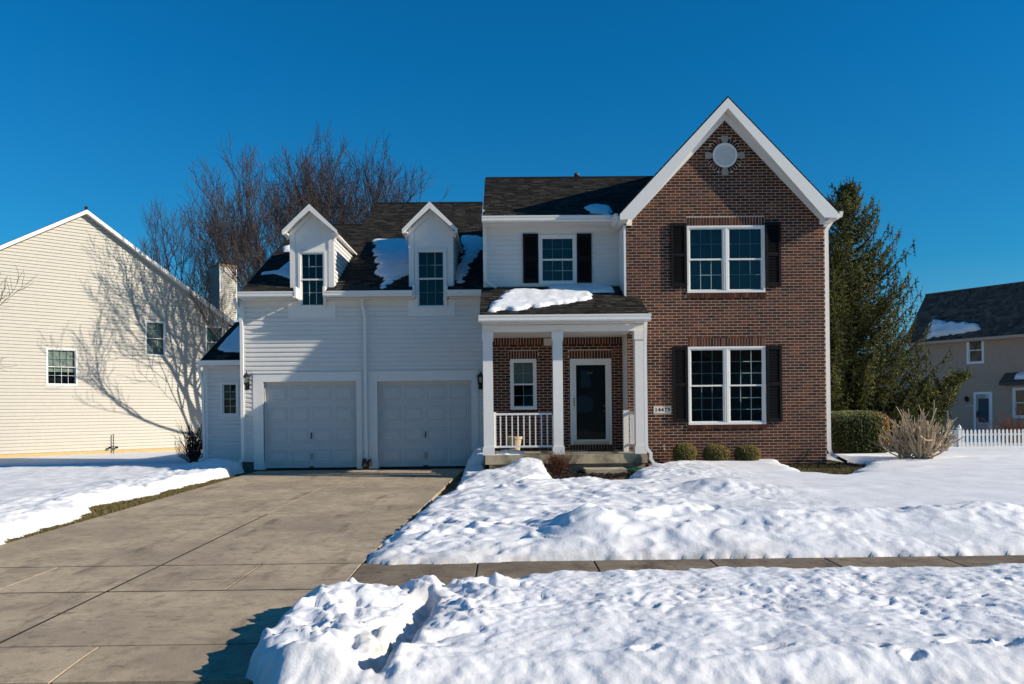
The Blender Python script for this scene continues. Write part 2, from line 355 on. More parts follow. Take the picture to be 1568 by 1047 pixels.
for a, b in zip(xs[:-1], xs[1:]): slab(walk, a, b, a, b, 7.53, 8.71, M['concrete'], .006)
x = -1.5
while x < 12: slab(walk, x, x + 1.22, x, x + 1.22, 7.53, 8.71, M['walk'], .008); x += 1.22
x = -6.9
while x > -14: slab(walk, x - 1.22, x, x - 1.22, x, 7.53, 8.71, M['walk'], .008); x -= 1.22
cb = MB(); cb.box(.2, 30, 4.72, 5.1, -.5, -.17); cb.box(-30, -9.4, 4.72, 5.1, -.5, -.17); struct(cb.build('curb', M['walk']))
gt = MB(); gt.hexa([(-9.4, 4.73, -.5), (.2, 4.73, -.5), (.2, 5.17, -.5), (-9.4, 5.17, -.5), (-9.4, 4.73, -.32), (.2, 4.73, -.32), (.2, 5.17, -.215), (-9.4, 5.17, -.215)]); struct(gt.build('gutter_strip', M['walk']))

# ------------------------------------------------------------------ snow fields
def sdist(X, Y, poly):
    """signed distance to a polygon, positive inside"""
    d = np.full(X.shape, 1e9); ins = np.zeros(X.shape, bool); n = len(poly)
    for i in range(n):
        x0, y0 = poly[i]; x1, y1 = poly[(i + 1) % n]; ex, ey = x1 - x0, y1 - y0
        t = np.clip(((X - x0) * ex + (Y - y0) * ey) / (ex * ex + ey * ey + 1e-12), 0, 1)
        d = np.minimum(d, np.hypot(X - x0 - t * ex, Y - y0 - t * ey))
        c = (y0 > Y) != (y1 > Y)
        with np.errstate(divide='ignore', invalid='ignore'): xi = ex * (Y - y0) / (ey if ey else 1e-12) + x0
        ins ^= c & (X < xi)
    return np.where(ins, d, -d)
def snow_field(name, poly, box, res, hfun, label=None, edge=.10, jag=.07, holes=(), dirtf=None, skirt=0.):
    xs = np.arange(box[0], box[1], res); ys = np.arange(box[2], box[3], res); X, Y = np.meshgrid(xs, ys)
    j = jag * 1.2 * fbm(X * 1.1, Y * 1.1, 2, 10) + jag * .7 * fbm(X * 3.1, Y * 3.1, 3, 11) + .12 * jag * fbm(X * 13, Y * 13, 2, 12)
    edge = edge * (.55 + 1.1 * sm(.5 + .9 * vnoise(X * .9, Y * .9, 14)))
    d = sdist(X, Y, poly) + j
    for h in holes: d = np.minimum(d, -sdist(X, Y, h) + j * 1.4)
    if skirt:                                            # fade out towards the coarser surroundings of the same sheet
        pass
    k = np.clip(d / edge, 0, 1); prof = np.sqrt(np.clip(k * (2 - k), 0, 1))
    H = np.maximum(hfun(X, Y, d), .012)
    Z = ground(X, Y) + np.where(d > 0, prof * H, -.03) - .004
    dirt = np.clip(1.0 - d / .12, 0, 1) * .25
    if dirtf is not None: dirt = dirt + dirtf(X, Y, d, H)
    nx, ny = len(xs), len(ys); i = np.arange(nx - 1); jj = np.arange(ny - 1); I, J = np.meshgrid(i, jj)
    keep = (d[:-1, :-1] > 0) | (d[1:, 1:] > 0) | (d[:-1, 1:] > 0) | (d[1:, :-1] > 0)
    a = (J * nx + I)[keep]; f = np.stack([a, a + 1, a + 1 + nx, a + nx], 1)
    used = np.zeros(nx * ny, bool); used[f.ravel()] = True; remap = np.cumsum(used) - 1
    v = np.stack([X.ravel(), Y.ravel(), Z.ravel()], 1)[used]
    return np_obj(name, v, remap[f], M['snow'], dirt.ravel()[used])
def g2(X, Y, x, y, sx, sy=None, th=0):
    sy = sy or sx; c, s = math.cos(th), math.sin(th); u = (X - x) * c + (Y - y) * s; w_ = -(X - x) * s + (Y - y) * c
    return np.exp(-(u / sx) ** 2 - (w_ / sy) ** 2)
def dent(X, Y, x, y, sx, sy, dep, th=0):                # a footprint: flat floor, steep walls, pushed up rim
    c, s = math.cos(th), math.sin(th); u = ((X - x) * c + (Y - y) * s) / sx; w_ = (-(X - x) * s + (Y - y) * c) / sy
    r = np.sqrt(u * u + w_ * w_) + .25 * vnoise(X * 9, Y * 9, 5)
    return -dep * (1 - sm((r - .6) / .5)) + dep * .25 * np.exp(-((r - 1.25) / .22) ** 2)
def seg_d(X, Y, pts):
    d = np.full(X.shape, 1e9)
    for (x0, y0), (x1, y1) in zip(pts[:-1], pts[1:]):
        ex, ey = x1 - x0, y1 - y0; t = np.clip(((X - x0) * ex + (Y - y0) * ey) / (ex * ex + ey * ey), 0, 1)
        d = np.minimum(d, np.hypot(X - x0 - t * ex, Y - y0 - t * ey))
    return d
# A: strip between sidewalk and street
crev = [gpt(*p, .1) for p in [(655, 925), (640, 950), (618, 975), (600, 1000), (565, 1035)]]
feet = [gpt(x, y, .17) + (sx, sy, dp, th) for x, y, sx, sy, dp, th in [(990, 1003, .10, .055, .07, .5), (1185, 988, .12, .05, .06, .2), (1352, 995, .06, .05, .05, 0), (1400, 1018, .07, .05, .05, .3), (1478, 982, .13, .06, .08, 0), (1545, 982, .10, .06, .07, .4), (1340, 955, .05, .03, .03, 0), (1535, 886, .07, .04, .04, 0), (1560, 895, .08, .05, .05, 0), (1510, 925, .06, .04, .03, 0), (1430, 968, .07, .05, .04, 0), (1500, 910, .05, .03, .03, 0)]]
def warp(X, Y, a=.22, k=1.4, s_=200): return X + a * vnoise(X * k, Y * k, s_) + a * .35 * vnoise(X * k * 3, Y * k * 3, s_ + 3), Y + a * vnoise(X * k, Y * k, s_ + 1) + a * .35 * vnoise(X * k * 3, Y * k * 3, s_ + 4)
def hA(X, Y, d):
    X0, Y0 = X, Y; Xw, Yw = warp(X, Y)
    left = 1 - sm((X + .75 - .3 * (Y - 5)) / .55)                         # the lumpy pile by the drive
    ro = .5 + 1.0 * sm(.5 + 1.2 * vnoise(X * .7, Y * .7, 99))
    z = .155 + .03 * fbm(X * .9, Y * .9, 3, 3) + ro * .016 * (billow(Xw * 5, Yw * 6, 3, 98) - .5) + (.3 + .7 * ro) * .007 * (1 - np.abs(fbm(Xw * 9, Yw * 11, 3, 95)) * 2) + .013 * fbm(X * 3.1, Y * 3.1, 3, 4) + .005 * fbm(X * 9, Y * 9, 2, 5) + .0025 * fbm(X * 24, Y * 24, 2, 6)
    lump = .13 * (billow(Xw * 1.7, Yw * 2.0, 2, 21) - .55) + (.03 + .05 * sm(.5 + vnoise(X * 1.6, Y * 1.6, 23))) * (billow(Xw * 4.2, Yw * 4.6, 2, 22) - .5) + .008 * fbm(X * 18, Y * 18, 3, 9)
    z = z + left * (lump + .03)
    z = z + .05 * sm((X - 5) / 3)
    z = z + .05 * g2(X, Y, -1.25, 6.45, .5, .35) + .07 * g2(X, Y, -1.2, 4.9, .4, .3)
    dc = seg_d(X, Y, crev); z = z - .21 * np.exp(-(dc / .075) ** 2) - .03 * np.exp(-(dc / .2) ** 2)
    bank = 1 - sm((Y - 4.62) / .28)                                       # face towards the street
    z = z * (1 - .55 * bank) + .035 * (bank + .2 * sm((5.1 - Y) / .3)) * (billow(X * 4, Y * 5, 3, 31) - .4) + .03 * g2(Y * 0, Y, 0, 4.95, 9, .12)
    for x, y, sx, sy, dp, th in feet: z = z + dent(X, Y, x, y, sx, sy, dp, th)
    return z + np.where(Y < 5.05, -.0, 0) + (.12 * (1 - sm((Y - 4.9) / .2)))
def dA(X, Y, d, H):
    dc = seg_d(X, Y, crev)
    q = .7 * np.exp(-((dc) / .16) ** 2) + .30 * (1 - sm((Y - 4.55) / .32))
    x, y = gpt(590, 975, .15); q = q + .55 * g2(X, Y, x, y, .22, .15)
    return q
polyA = [(-1.62, 4.0), (13, 4.0), (13, 7.62), (2.0, 7.62), (.4, 7.50), (-.4, 7.2), (-.95, 7.15), (-1.35, 7.0), (-1.62, 6.6), (-1.72, 6.1), (-1.62, 5.6), (-1.5, 5.2), (-1.5, 4.6)]
struct(snow_field('snow_strip', polyA, (-1.95, 12.8, 4.15, 7.8), .022, hA, edge=.17, jag=.09, dirtf=dA))
# B: front lawn
e = [gpt(*p) for p in [(572, 868), (585, 850), (620, 822), (648, 795), (675, 770), (697, 756), (712, 751), (760, 745), (850, 741), (886, 738), (964, 738), (972, 724), (1003, 715), (1040, 711), (1120, 708), (1190, 707)]]
e = [(x - (.14 if i < 6 else 0), max(y, 8.64)) for i, (x, y) in enumerate(e)]
polyB = e[:1] + e[1:] + [(7.4, 18.75), (11, 19.4), (13, 19.2), (14.0, 19.2), (14, 8.72), (6, 8.74), (3, 8.72), (-.5, 8.66)]
patch = [gpt(*p) for p in [(1203, 715), (1235, 728), (1290, 734), (1310, 727), (1318, 717), (1290, 711), (1230, 710)]]
mulch_hole = [gpt(*p) for p in [(1180, 706), (1262, 708), (1340, 710), (1318, 718), (1262, 716), (1205, 714)]]
m1 = gpt(1100, 742, .15); m2 = gpt(1200, 748, .15)
def hB(X, Y, d):
    Xw, Yw = warp(X, Y); ro = sm(.45 + 1.3 * vnoise(X * .6, Y * .6, 97)) ** 2
    z = .115 + .03 * fbm(X * .8, Y * .8, 3, 41) + (.4 + ro) * (.010 * fbm(X * 2.6, Y * 2.6, 3, 42) + .016 * (billow(Xw * 4, Yw * 5, 3, 43) - .5) + .010 * (1 - np.abs(fbm(Xw * 6, Yw * 7, 3, 94)) * 2) * (1 - .8 * sm((X - 3.5) / 2) * sm((Y - 11) / 1.5))) - .035 * np.exp(-(d / .35) ** 2)
    r = np.exp(-((Y - 10.15 - .25 * vnoise(X * .5, X * 0, 6)) / .62) ** 2)
    z = z + r * sm((X - .35) / .9) * (.20 + .07 * vnoise(X * 1.3, Y * .8, 44))
    z = z + (.13 * g2(X, Y, .95, 9.7, .6, .75) + .12 * g2(X, Y, 2.3, 9.35, .55, .35) + .05 * g2(X, Y, 2.05, 10.2, .3, .3))
    z = z - .10 * g2(X, Y, 1.35, 10.3, .22, .22)
    z = z + .065 * (billow(Xw * 1.8, Yw * 2.2, 2, 46) - .5) * (sm((4 - X) / 2) * (1 - sm((Y - 15) / 2)) + 1.0 * r)
    z = z + .16 * g2(X, Y, m1[0], m1[1], .55, .5) + .10 * g2(X, Y, m2[0], m2[1], 1.3, .35) * (1 + .5 * vnoise(X * 4, Y * 4, 48))
    z = z + .04 * sm((X - 1) / 2) * (1 - sm((X - 4) / 2)) * sm((Y - 15.2) / 1) * (billow(X * 3, Y * 3, 3, 47))
    flat = sm((X - 3.5) / 2) * sm((Y - 11) / 1.5)
    z = z * (1 - flat) + flat * (.11 + .006 * fbm(X * 1.5, Y * 1.5, 3, 49) + .5 * (.16 * g2(X, Y, m1[0], m1[1], .55, .5) + .10 * g2(X, Y, m2[0], m2[1], 1.3, .35)))
    z = z * (1 - .75 * g2(X, Y, 1.95, 17.0, .8, .8))
    return z * (1 - .5 * sm((Y - 15.5) / 2) * (1 - sm((X - 2) / 1)))
def dB(X, Y, d, H):
    return .55 * g2(X, Y, m1[0] + .15, m1[1] - .1, .4, .12) + .3 * g2(X, Y, m2[0], m2[1], 1.0, .12) + .25 * sm((9.2 - Y) / .5) * (X < 3)
struct(snow_field('snow_lawn', polyB, (-1.95, 13.99, 8.45, 19.5), .034, hB, edge=.30, jag=.06, holes=(patch, mulch_hole), dirtf=dB))
# far snow to the right and behind
def hF(X, Y, d): return .11 - .09 * sm((Y - 21) / 5) + .006 * fbm(X * .5, Y * .5, 3, 51) + .2 * np.exp(-((Y - 10.15) / .62) ** 2) * (Y < 13)
struct(snow_field('snow_yard', [(13.9, 8.78), (60, 8.78), (60, 80), (8.2, 80), (8.2, 18.9), (11, 19.3), (13.9, 19.1)], (8.0, 45, 8.6, 60), .14, hF, edge=.15, jag=.05))
# C: mound by the porch
c = [gpt(*p) for p in [(700, 753), (706, 738), (716, 720), (722, 712), (742, 712), (815, 712), (842, 733), (800, 741), (740, 749)]]
c = [c[0], c[1], c[2], (-.95, 20.7), (-.42, 20.7), (-.42, 17.75), (.85, 17.5), c[6], c[7], c[8]]
cm = gpt(795, 722, .1)
def hC(X, Y, d):
    return (.13 + .03 * fbm(X * 2.5, Y * 2.5, 4, 61) + .22 * g2(X, Y, .5, 17.3, .45, .35) + .42 * sm((Y - 18.2) / 1.6) * sm((X + 1.1) / .6)
            + .10 * g2(X, Y, -.35, 16.6, .4, .5))
struct(snow_field('snow_mound', c, (-1.4, 1.6, 15.0, 20.78), .03, hC, edge=.16, jag=.06))
# D: left lawn
dl = [gpt(*p) for p in [(380, 716), (355, 727), (330, 731), (270, 745), (205, 760), (145, 772), (112, 778), (133, 783), (100, 796), (62, 806), (0, 826), (-60, 852), (-120, 880)]]
polyD = dl + [(-7.4, 8.8), (-30, 8.8), (-30, 24.05), (-6.9, 24.05), (-6.7, 22.3), (-6.5, 20.9)]
def hD(X, Y, d):
    z = .11 + .02 * fbm(X * .8, Y * .8, 3, 71) + .012 * fbm(X * 3, Y * 3, 3, 72)
    near = np.exp(-(np.clip(d - .35, 0, 9) / 1.0) ** 2) * (Y < 22)
    z = z + near * (.05 + .10 * (billow(*warp(X * 1.4, Y * 1.0), 3, 73) - .45) + .02 * fbm(X * 7, Y * 7, 2, 74))
    z = z + .14 * g2(X, Y, -7.0, 20.2, .7, .45) + .05 * g2(X, Y, -7.7, 20.3, .7, .5)
    return z * (1 - .6 * sm((Y - 21.5) / 2))
def dD(X, Y, d, H):
    a = gpt(95, 750, .1); b = gpt(175, 740, .1); c_ = gpt(130, 762, .1)
    return .5 * g2(X, Y, a[0], a[1], .7, .25) + .7 * g2(X, Y, b[0], b[1], .5, .15) + .35 * g2(X, Y, c_[0], c_[1], .35, .2)
struct(snow_field('snow_side_lawn', polyD, (-20, -5.6, 8.7, 24.1), .045, hD, edge=.14, jag=.12, dirtf=dD))
sb = snow_field('snow_back_yard', [(-80, 24), (-8, 24), (-8, 31), (8.2, 31), (8.2, 80), (-80, 80)], (-60, 8.4, 23.9, 60), .25, lambda X, Y, d: .1 + 0 * X, edge=.2, jag=.05); struct(sb)

# ------------------------------------------------------------------ pieces (bricks, shingles): nearest ones as parts, the rest joined
class Pieces:
    def __init__(s, name, m, limit): s.name = name; s.m = m; s.limit = limit; s.L = []
    def add(s, pl, a0, a1, b0, b1, h0, h1, t, parent, ok=True, ht=None): s.L.append((pl, a0, a1, b0, b1, h0, h1, t, parent, ok, ht))
    def finish(s):
        def key(q):
            p = q[0].at((q[1] + q[2]) / 2, (q[3] + q[4]) / 2)
            return (p - EYE).length / (.3 + (q[2] - q[1]))
        el = sorted([i for i, q in enumerate(s.L) if q[9]], key=lambda i: key(s.L[i]))[:s.limit]
        pick = set(el); cache = {}; rest = {}
        for i, (pl, a0, a1, b0, b1, h0, h1, t, par, ok, ht) in enumerate(s.L):
            if i in pick:
                t = round(t * 7) / 7; w_ = round((a1 - a0) * 100) / 100; hh = round((b1 - b0) * 500) / 500
                k = (w_, hh, h0, h1, ht, t)
                if k not in cache:
                    mb = MB(); q = Pl((0, 0, 0), (1, 0, 0), (0, 1, 0)); mb.pbox(q, -w_ / 2, w_ / 2, -hh / 2, hh / 2, h0, h1, t, ht); cache[k] = mb.mesh(s.name, s.m)
                o = bpy.data.objects.new(s.name, cache[k]); COL.objects.link(o); o.parent = par
                m = pl.mat((a0 + a1) / 2, (b0 + b1) / 2); m.translation = m.translation - wloc(par); o.matrix_local = m
            else:
                mb = rest.setdefault(par.name, (MB(), par))[0]; A = pl.at
                zt = h1 if ht is None else ht
                n = len(mb.v)
                mb.v += [tuple(p) for p in (A(a0, b0, h0), A(a1, b0, h0), A(a1, b1, h0), A(a0, b1, h0), A(a0, b0, h1), A(a1, b0, h1), A(a1, b1, zt), A(a0, b1, zt))]
                for f in ((4, 5, 6, 7), (0, 1, 5, 4), (1, 2, 6, 5), (2, 3, 7, 6), (3, 0, 4, 7)): mb.f.append(tuple(n + k for k in f)); mb.t.append(t)
        for mb, par in rest.values(): mb.build(s.name + '_field', s.m, par, kind='stuff')
def cuts(iv, lo, hi):
    r = []
    for a, b in iv:
        if hi <= a or lo >= b: r.append((a, b)); continue
        if lo > a: r.append((a, lo))
        if hi < b: r.append((hi, b))
    return r
def holes_grid(pl, a0, a1, b0, b1, holes, mb, h0, h1):
    A = sorted({a0, a1, *[min(max(x, a0), a1) for h in holes for x in h[:2]]}); B = sorted({b0, b1, *[min(max(x, b0), b1) for h in holes for x in h[2:]]})
    for i in range(len(A) - 1):
        for j in range(len(B) - 1):
            ca, cb_ = (A[i] + A[i + 1]) / 2, (B[j] + B[j + 1]) / 2
            if A[i + 1] - A[i] < 1e-4 or B[j + 1] - B[j] < 1e-4: continue
            if any(h[0] < ca < h[1] and h[2] < cb_ < h[3] for h in holes): continue
            mb.pbox(pl, A[i], A[i + 1], B[j], B[j + 1], h0, h1)
BP, BL = .0677, .2032
def brickwork(pcs, pl, lo, hi, b0, b1, holes, parent, phase=0., circ=None):
    n = 0; b = b0
    while b < b1 - .02:
        bt = min(b + BP, b1); bm = (b + bt) / 2; iv = [(lo(bt), hi(bt))]
        for h in holes:
            if h[2] < bm < h[3]: iv = cuts(iv, h[0] - .003, h[1] + .003)
        if circ:
            dz = abs(bm - circ[1])
            if dz < circ[2]: q = math.sqrt(circ[2] ** 2 - dz * dz); iv = cuts(iv, circ[0] - q, circ[0] + q)
        a = math.floor(lo(b0) / BL) * BL + (BL / 2 if n % 2 else 0) - BL + phase
        while a < hi(b0) + BL:
            x0, x1 = a + .0055, a + BL - .0055
            t0 = min(1, max(0, random.gauss(.5, .22)))
            for i0, i1 in iv:
                c0, c1 = max(x0, i0), min(x1, i1)
                if c1 - c0 > .025: pcs.add(pl, c0, c1, b + .0052 + random.uniform(-.0008, .0008), bt - .0052, 0, .0014 + random.uniform(0, 1) ** 3 * .0015, t0, parent, ok=(c1 - c0 > .19))
            a += BL
        b += BP; n += 1
def soldiers(pcs, pl, a0, a1, b0, b1, parent, h=.003):
    n = max(1, round((a1 - a0) / BP)); w_ = (a1 - a0) / n
    for i in range(n): pcs.add(pl, a0 + i * w_ + .0065, a0 + (i + 1) * w_ - .0065, b0 + .005, b1 - .005, 0, h, min(1, max(0, random.gauss(.55, .2))), parent, ok=False)

# ------------------------------------------------------------------ siding
def siding(house, pl, lo, hi, b0, b1, holes, pitch, m, prof=None, join=None, name='siding_board', dutch=True):
    prof = prof or ([(0, 0), (0, .022), (.56, .018), (.64, .004), (1, .001)] if dutch else [(0, 0), (0, .036), (1, .002)])
    b = b0
    while b < b1 - .01:
        bt = min(b + pitch, b1)
        edges = sorted({b, bt, *[z for h in holes for z in h[2:] if b < z < bt]})
        for e0, e1 in zip(edges[:-1], edges[1:]):
            if e1 - e0 < .006: continue
            bm = (e0 + e1) / 2; L0, H0 = lo(bm), hi(bm)
            if H0 - L0 < .03: continue
            iv = [(L0, H0)]
            for h in holes:
                if h[2] < bm < h[3]: iv = cuts(iv, h[0], h[1])
            if join and e1 - e0 > pitch * .9:
                nv = []
                for a_, c_ in iv:
                    if c_ - a_ > 2.5 and random.random() < join: x_ = random.uniform(a_ + .8, c_ - .8); nv += [(a_, x_ - .002), (x_, c_)]
                    else: nv.append((a_, c_))
                iv = nv
            f0, f1 = (e0 - b) / pitch, (e1 - b) / pitch
            P = [(e0, 0.)] if True else []
            pts = []
            def hh(q):
                last = prof[1]
                for p0, p1 in zip(prof[1:-1], prof[2:]):
                    if p0[0] <= q <= p1[0]: return p0[1] + (p1[1] - p0[1]) * (q - p0[0]) / max(1e-6, p1[0] - p0[0])
                return prof[-1][1]
            pts = [(e0, 0.), (e0, hh(f0))] + [(b + p[0] * pitch, p[1]) for p in prof[2:] if f0 < p[0] < f1] + [(e1, hh(f1))]
            for a_, c_ in iv:
                mb = MB()
                for (p0, k0), (p1, k1) in zip(pts[:-1], pts[1:]):
                    la0 = lo(p0) if abs(a_ - L0) < 1e-6 else a_; la1 = lo(p1) if abs(a_ - L0) < 1e-6 else a_
                    ha0 = hi(p0) if abs(c_ - H0) < 1e-6 else c_; ha1 = hi(p1) if abs(c_ - H0) < 1e-6 else c_
                    mb.poly([pl.at(la0, p0, k0), pl.at(ha0, p0, k0), pl.at(ha1, p1, k1), pl.at(la1, p1, k1)])
                for x_ in (a_, c_):
                    if abs(x_ - L0) > 1e-6 or x_ == a_: mb.poly([pl.at(x_, p, k) for p, k in pts] + [pl.at(x_, e1, 0)])
                mb.build(name, m, house)
        b = bt
K = lambda v: (lambda b: v)

# ------------------------------------------------------------------ windows
def window(house, pl, r, cols, rows, units=1, cas=.05, proud=.03, gm='grid', back=None, backh=(0, 1), mull=.09, sash=.035, single=False, depth=.55, label=None, name='window', fr='trim', tint_low=None):
    a0, a1, b0, b1 = r; mb = MB()
    def ring(mb, x0, x1, z0, z1, w_, h0, h1):
        mb.pbox(pl, x0, x0 + w_, z0, z1, h0, h1); mb.pbox(pl, x1 - w_, x1, z0, z1, h0, h1)
        mb.pbox(pl, x0 + w_, x1 - w_, z1 - w_, z1, h0, h1); mb.pbox(pl, x0 + w_, x1 - w_, z0, z0 + w_, h0, h1)
    ring(mb, a0, a1, b0, b1, cas, -.06, proud)
    mb.pbox(pl, a0 + cas, a1 - cas, b0 + cas, b0 + cas + .012, -.06, proud - .012)
    U = units; iw = (a1 - a0 - 2 * cas - mull * (U - 1)) / U; zi0, zi1 = b0 + cas, b1 - cas
    for k in range(1, U): xm = a0 + cas + k * iw + (k - 1) * mull; mb.pbox(pl, xm, xm + mull, zi0, zi1, -.06, proud - .01); mb.pbox(pl, xm + mull * .42, xm + mull * .58, zi0, zi1, proud - .01, proud - .003)
    wn = mb.build(name, M[fr], house)
    if label: wn['label'] = label
    for k in range(U):
        x0 = a0 + cas + k * (iw + mull); x1 = x0 + iw; zm = (zi0 + zi1) / 2
        sashes = [(zi0, zi1, sum(rows), -.03, -.002)] if single else [(zm - sash / 2, zi1, rows[0], -.03, .002), (zi0, zm + sash / 2, rows[1], -.055, -.022)]
        for z0, z1, nr, h0, h1 in sashes:
            q = MB(); ring(q, x0 + .001, x1 - .001, z0 + .001, z1 - .001, sash, h0, h1); q.build('sash', M[fr], wn)
            gx0, gx1, gz0, gz1 = x0 + sash, x1 - sash, z0 + sash, z1 - sash; hp = (h0 + h1) / 2 - .004; tx_, tz_ = random.gauss(0, .0022), random.gauss(0, .0022); hq = lambda i, j: hp + tx_ * i + tz_ * j * .5
            cw, ch = (gx1 - gx0) / cols, (gz1 - gz0) / nr
            g = MB()
            for i in range(1, cols): g.pbox(pl, gx0 + i * cw - .008, gx0 + i * cw + .008, gz0, gz1, hp - .011, hp - .003)
            for j in range(1, nr): g.pbox(pl, gx0, gx1, gz0 + j * ch - .008, gz0 + j * ch + .008, hp - .0115, hp - .0035)
            if g.v: g.build('muntin', M[gm], wn)
            for i in range(cols):
                for j in range(nr):
                    p = MB(); p.poly([pl.at(gx0 + i * cw, gz0 + j * ch, hq(i, j)), pl.at(gx0 + (i + 1) * cw, gz0 + j * ch, hq(i + 1, j)), pl.at(gx0 + (i + 1) * cw, gz0 + (j + 1) * ch, hq(i + 1, j + 1)), pl.at(gx0 + i * cw, gz0 + (j + 1) * ch, hq(i, j + 1))]); p.build('pane', M['glass'], wn)
    rm = MB(); A = pl.at; c_ = [(a0 + .01, b0 + .01), (a1 - .01, b0 + .01), (a1 - .01, b1 - .01), (a0 + .01, b1 - .01)]
    rm.poly([A(*p, -depth) for p in c_])
    for i in range(4): p, q = c_[i], c_[(i + 1) % 4]; rm.poly([A(*p, -.058), A(*q, -.058), A(*q, -depth), A(*p, -depth)])
    rm.build('room_interior', M['dark'], wn)
    if back:
        cu = MB(); n = 28; H_ = b1 - b0
        z0, z1 = b0 + .06 + backh[0] * (H_ - .12), b0 + .06 + backh[1] * (H_ - .12)
        if back in ('blind',):
            zz = z0
            while zz < z1 - .02: cu.poly([A(a0 + .06, zz, -.10), A(a1 - .06, zz, -.10), A(a1 - .06, zz + .024, -.115), A(a0 + .06, zz + .024, -.115)]); zz += .025
        else:
            for i in range(n):
                x = lambda i: a0 + .06 + (a1 - a0 - .12) * i / n; h = lambda i: -.13 + .018 * math.sin(i * 2.1) + .008 * math.sin(i * 5.3)
                cu.poly([A(x(i), z0, h(i)), A(x(i + 1), z0, h(i + 1)), A(x(i + 1), z1, h(i + 1)), A(x(i), z1, h(i))])
        cu.build('curtain_or_tint', M[back], wn)
    return wn
def shutter(house, pl, r):
    pl = Pl(pl.at(0, 0, .017), pl.u, pl.v); a0, a1, b0, b1 = r; mb = MB(); w_ = .055; H_ = b1 - b0; zm = b0 + H_ * .5
    for x0, x1 in ((a0, a0 + w_), (a1 - w_, a1)): mb.pbox(pl, x0, x1, b0, b1, .0, .042)
    for z0, z1 in ((b0, b0 + .09), (zm - .04, zm + .04), (b1 - .08, b1)): mb.pbox(pl, a0 + w_, a1 - w_, z0, z1, .0, .038)
    mb.pbox(pl, a0 + w_, a1 - w_, b0 + .05, b1 - .05, .0, .01); sh = mb.build('shutter', M['black'], house)
    z = b0 + .09; lv = MB()
    while z < b1 - .085:
        if not (zm - .045 - .03 < z < zm + .04): lv.pbox(pl, a0 + w_, a1 - w_, z, z + .03, .004, .034, ht=.012)
        z += .036
    lv.build('louvre', M['black'], sh, kind='stuff')

# ------------------------------------------------------------------ roofs, gutters
def roof(house, pl, b1, rowiv, pcs, m='shingle', deckholes=(), a0=None, a1=None, exp=.14, name='roof', t=.05):
    mb = MB(); holes_grid(pl, a0, a1, 0, b1, list(deckholes), mb, -t, -.002); rf = mb.build(name, M[m], house)
    b = 0; k = 0
    while b < b1:
        bt = min(b + exp, b1)
        for i0, i1 in rowiv((b + bt) / 2):
            a = i0 - random.uniform(0, .3)
            while a < i1:
                w_ = random.choice((.10, .14, .18, .24, .3)); x0, x1 = max(a, i0), min(a + w_ - .003, i1)
                if x1 - x0 > .01: pcs.add(pl, x0, x1, b, bt + .01, 0, .013 if w_ < .25 else .009, min(1, max(0, random.gauss(.5, .26))), rf, ok=(x1 - x0 > .23), ht=.0015)
                a += w_
        b += exp; k += 1
    return rf
def gutter(house, p0, p1, size=.125, name='gutter'):
    p0, p1 = Vector(p0), Vector(p1); d = (p1 - p0); n = Vector((d.y, -d.x, 0)).normalized(); s_ = size
    pr = [(0, 0), (.9 * s_ * .75, 0), (.9 * s_, s_ * .3), (s_ * .92, s_ * .55), (s_, s_ * .8), (s_, s_), (s_ - .01, s_), (s_ - .012, .03), (.012, .012), (.01, s_ * .9), (0, s_)]
    mb = MB(); mb.prism([p0 + n * a + Vector((0, 0, b)) for a, b in pr], d); return mb.build(name, M['trim'], house)
def downspout(house, pts, r=.045, name='downspout', extra=True):
    mb = MB(); mb.tube(pts, r * 1.2, 4, flat=.8); return mb.build(name, M['trim'], house)

# ================================================================== THE HOUSE
PB, PU, PG, PLb = front(19.1), front(19.9), front(20.8), front(22.3)
HS = thing('house', (0, 19.5, .1), 'two storey house with brown brick gable, white siding and double garage', 'house')
bricks = Pieces('brick', M['brick'], 290); shing = Pieces('shingle', M['shingle'], 290)
BX0, BX1 = 2.905, 7.538; BC = (BX0 + BX1) / 2; APZ = 8.27; EZ = 5.86
# --- brick gable front
w_up = PB.rect(1051.7, 345.5, 1170.8, 448); w_lo = PB.rect(1053.6, 530.5, 1172.3, 649.8)
vent_c = PB.hit(1109.7, 237.8); VR = .285
sol_u = (w_up[0], w_up[1], w_up[3], w_up[3] + .203); sol_l = (w_lo[0], w_lo[1], w_lo[3], w_lo[3] + .203)
sil_u = (w_up[0] - .02, w_up[1] + .02, w_up[2] - .12, w_up[2]); sil_l = (w_lo[0] - .02, w_lo[1] + .02, w_lo[2] - .11, w_lo[2])
plq = PB.rect(1000.9, 622.6, 1027.6, 632.4)
gsl = (APZ - EZ) / (BC - BX0 - .10)
def glo(b): return BX0 if b < EZ - .12 else (BX0 + .0 if b < EZ else BX0 + .0 + max(0, (b - EZ)) / gsl + .02)
def ghi(b): return 2 * BC - glo(b)
bw = MB(); hb = [w_up, w_lo]
hin = [(h[0] + .02, h[1] - .02, h[2] + .02, h[3] - .02) for h in hb]
holes_grid(PB, BX0, BX1, .0, EZ - .13, hin, bw, -.05, 0)
bw.prism([PB.at(BX0, EZ - .13, -.05), PB.at(BX1, EZ - .13, -.05), PB.at(BX1, EZ + .02, -.05), PB.at(BC, APZ + .05, -.05), PB.at(BX0, EZ + .02, -.05)], (0, -.05, 0))
BW = bw.build('brick_wall', M['mortar'], HS)
brickwork(bricks, PB, glo, ghi, .13, APZ, [w_up, w_lo, sol_u, sol_l, sil_u, sil_l, plq], BW, circ=(vent_c[0], vent_c[1], VR + .125))
for s_ in (sol_u, sol_l, sil_u, sil_l): soldiers(bricks, PB, *s_, BW, h=.003 if s_ in (sol_u, sol_l) else .03)
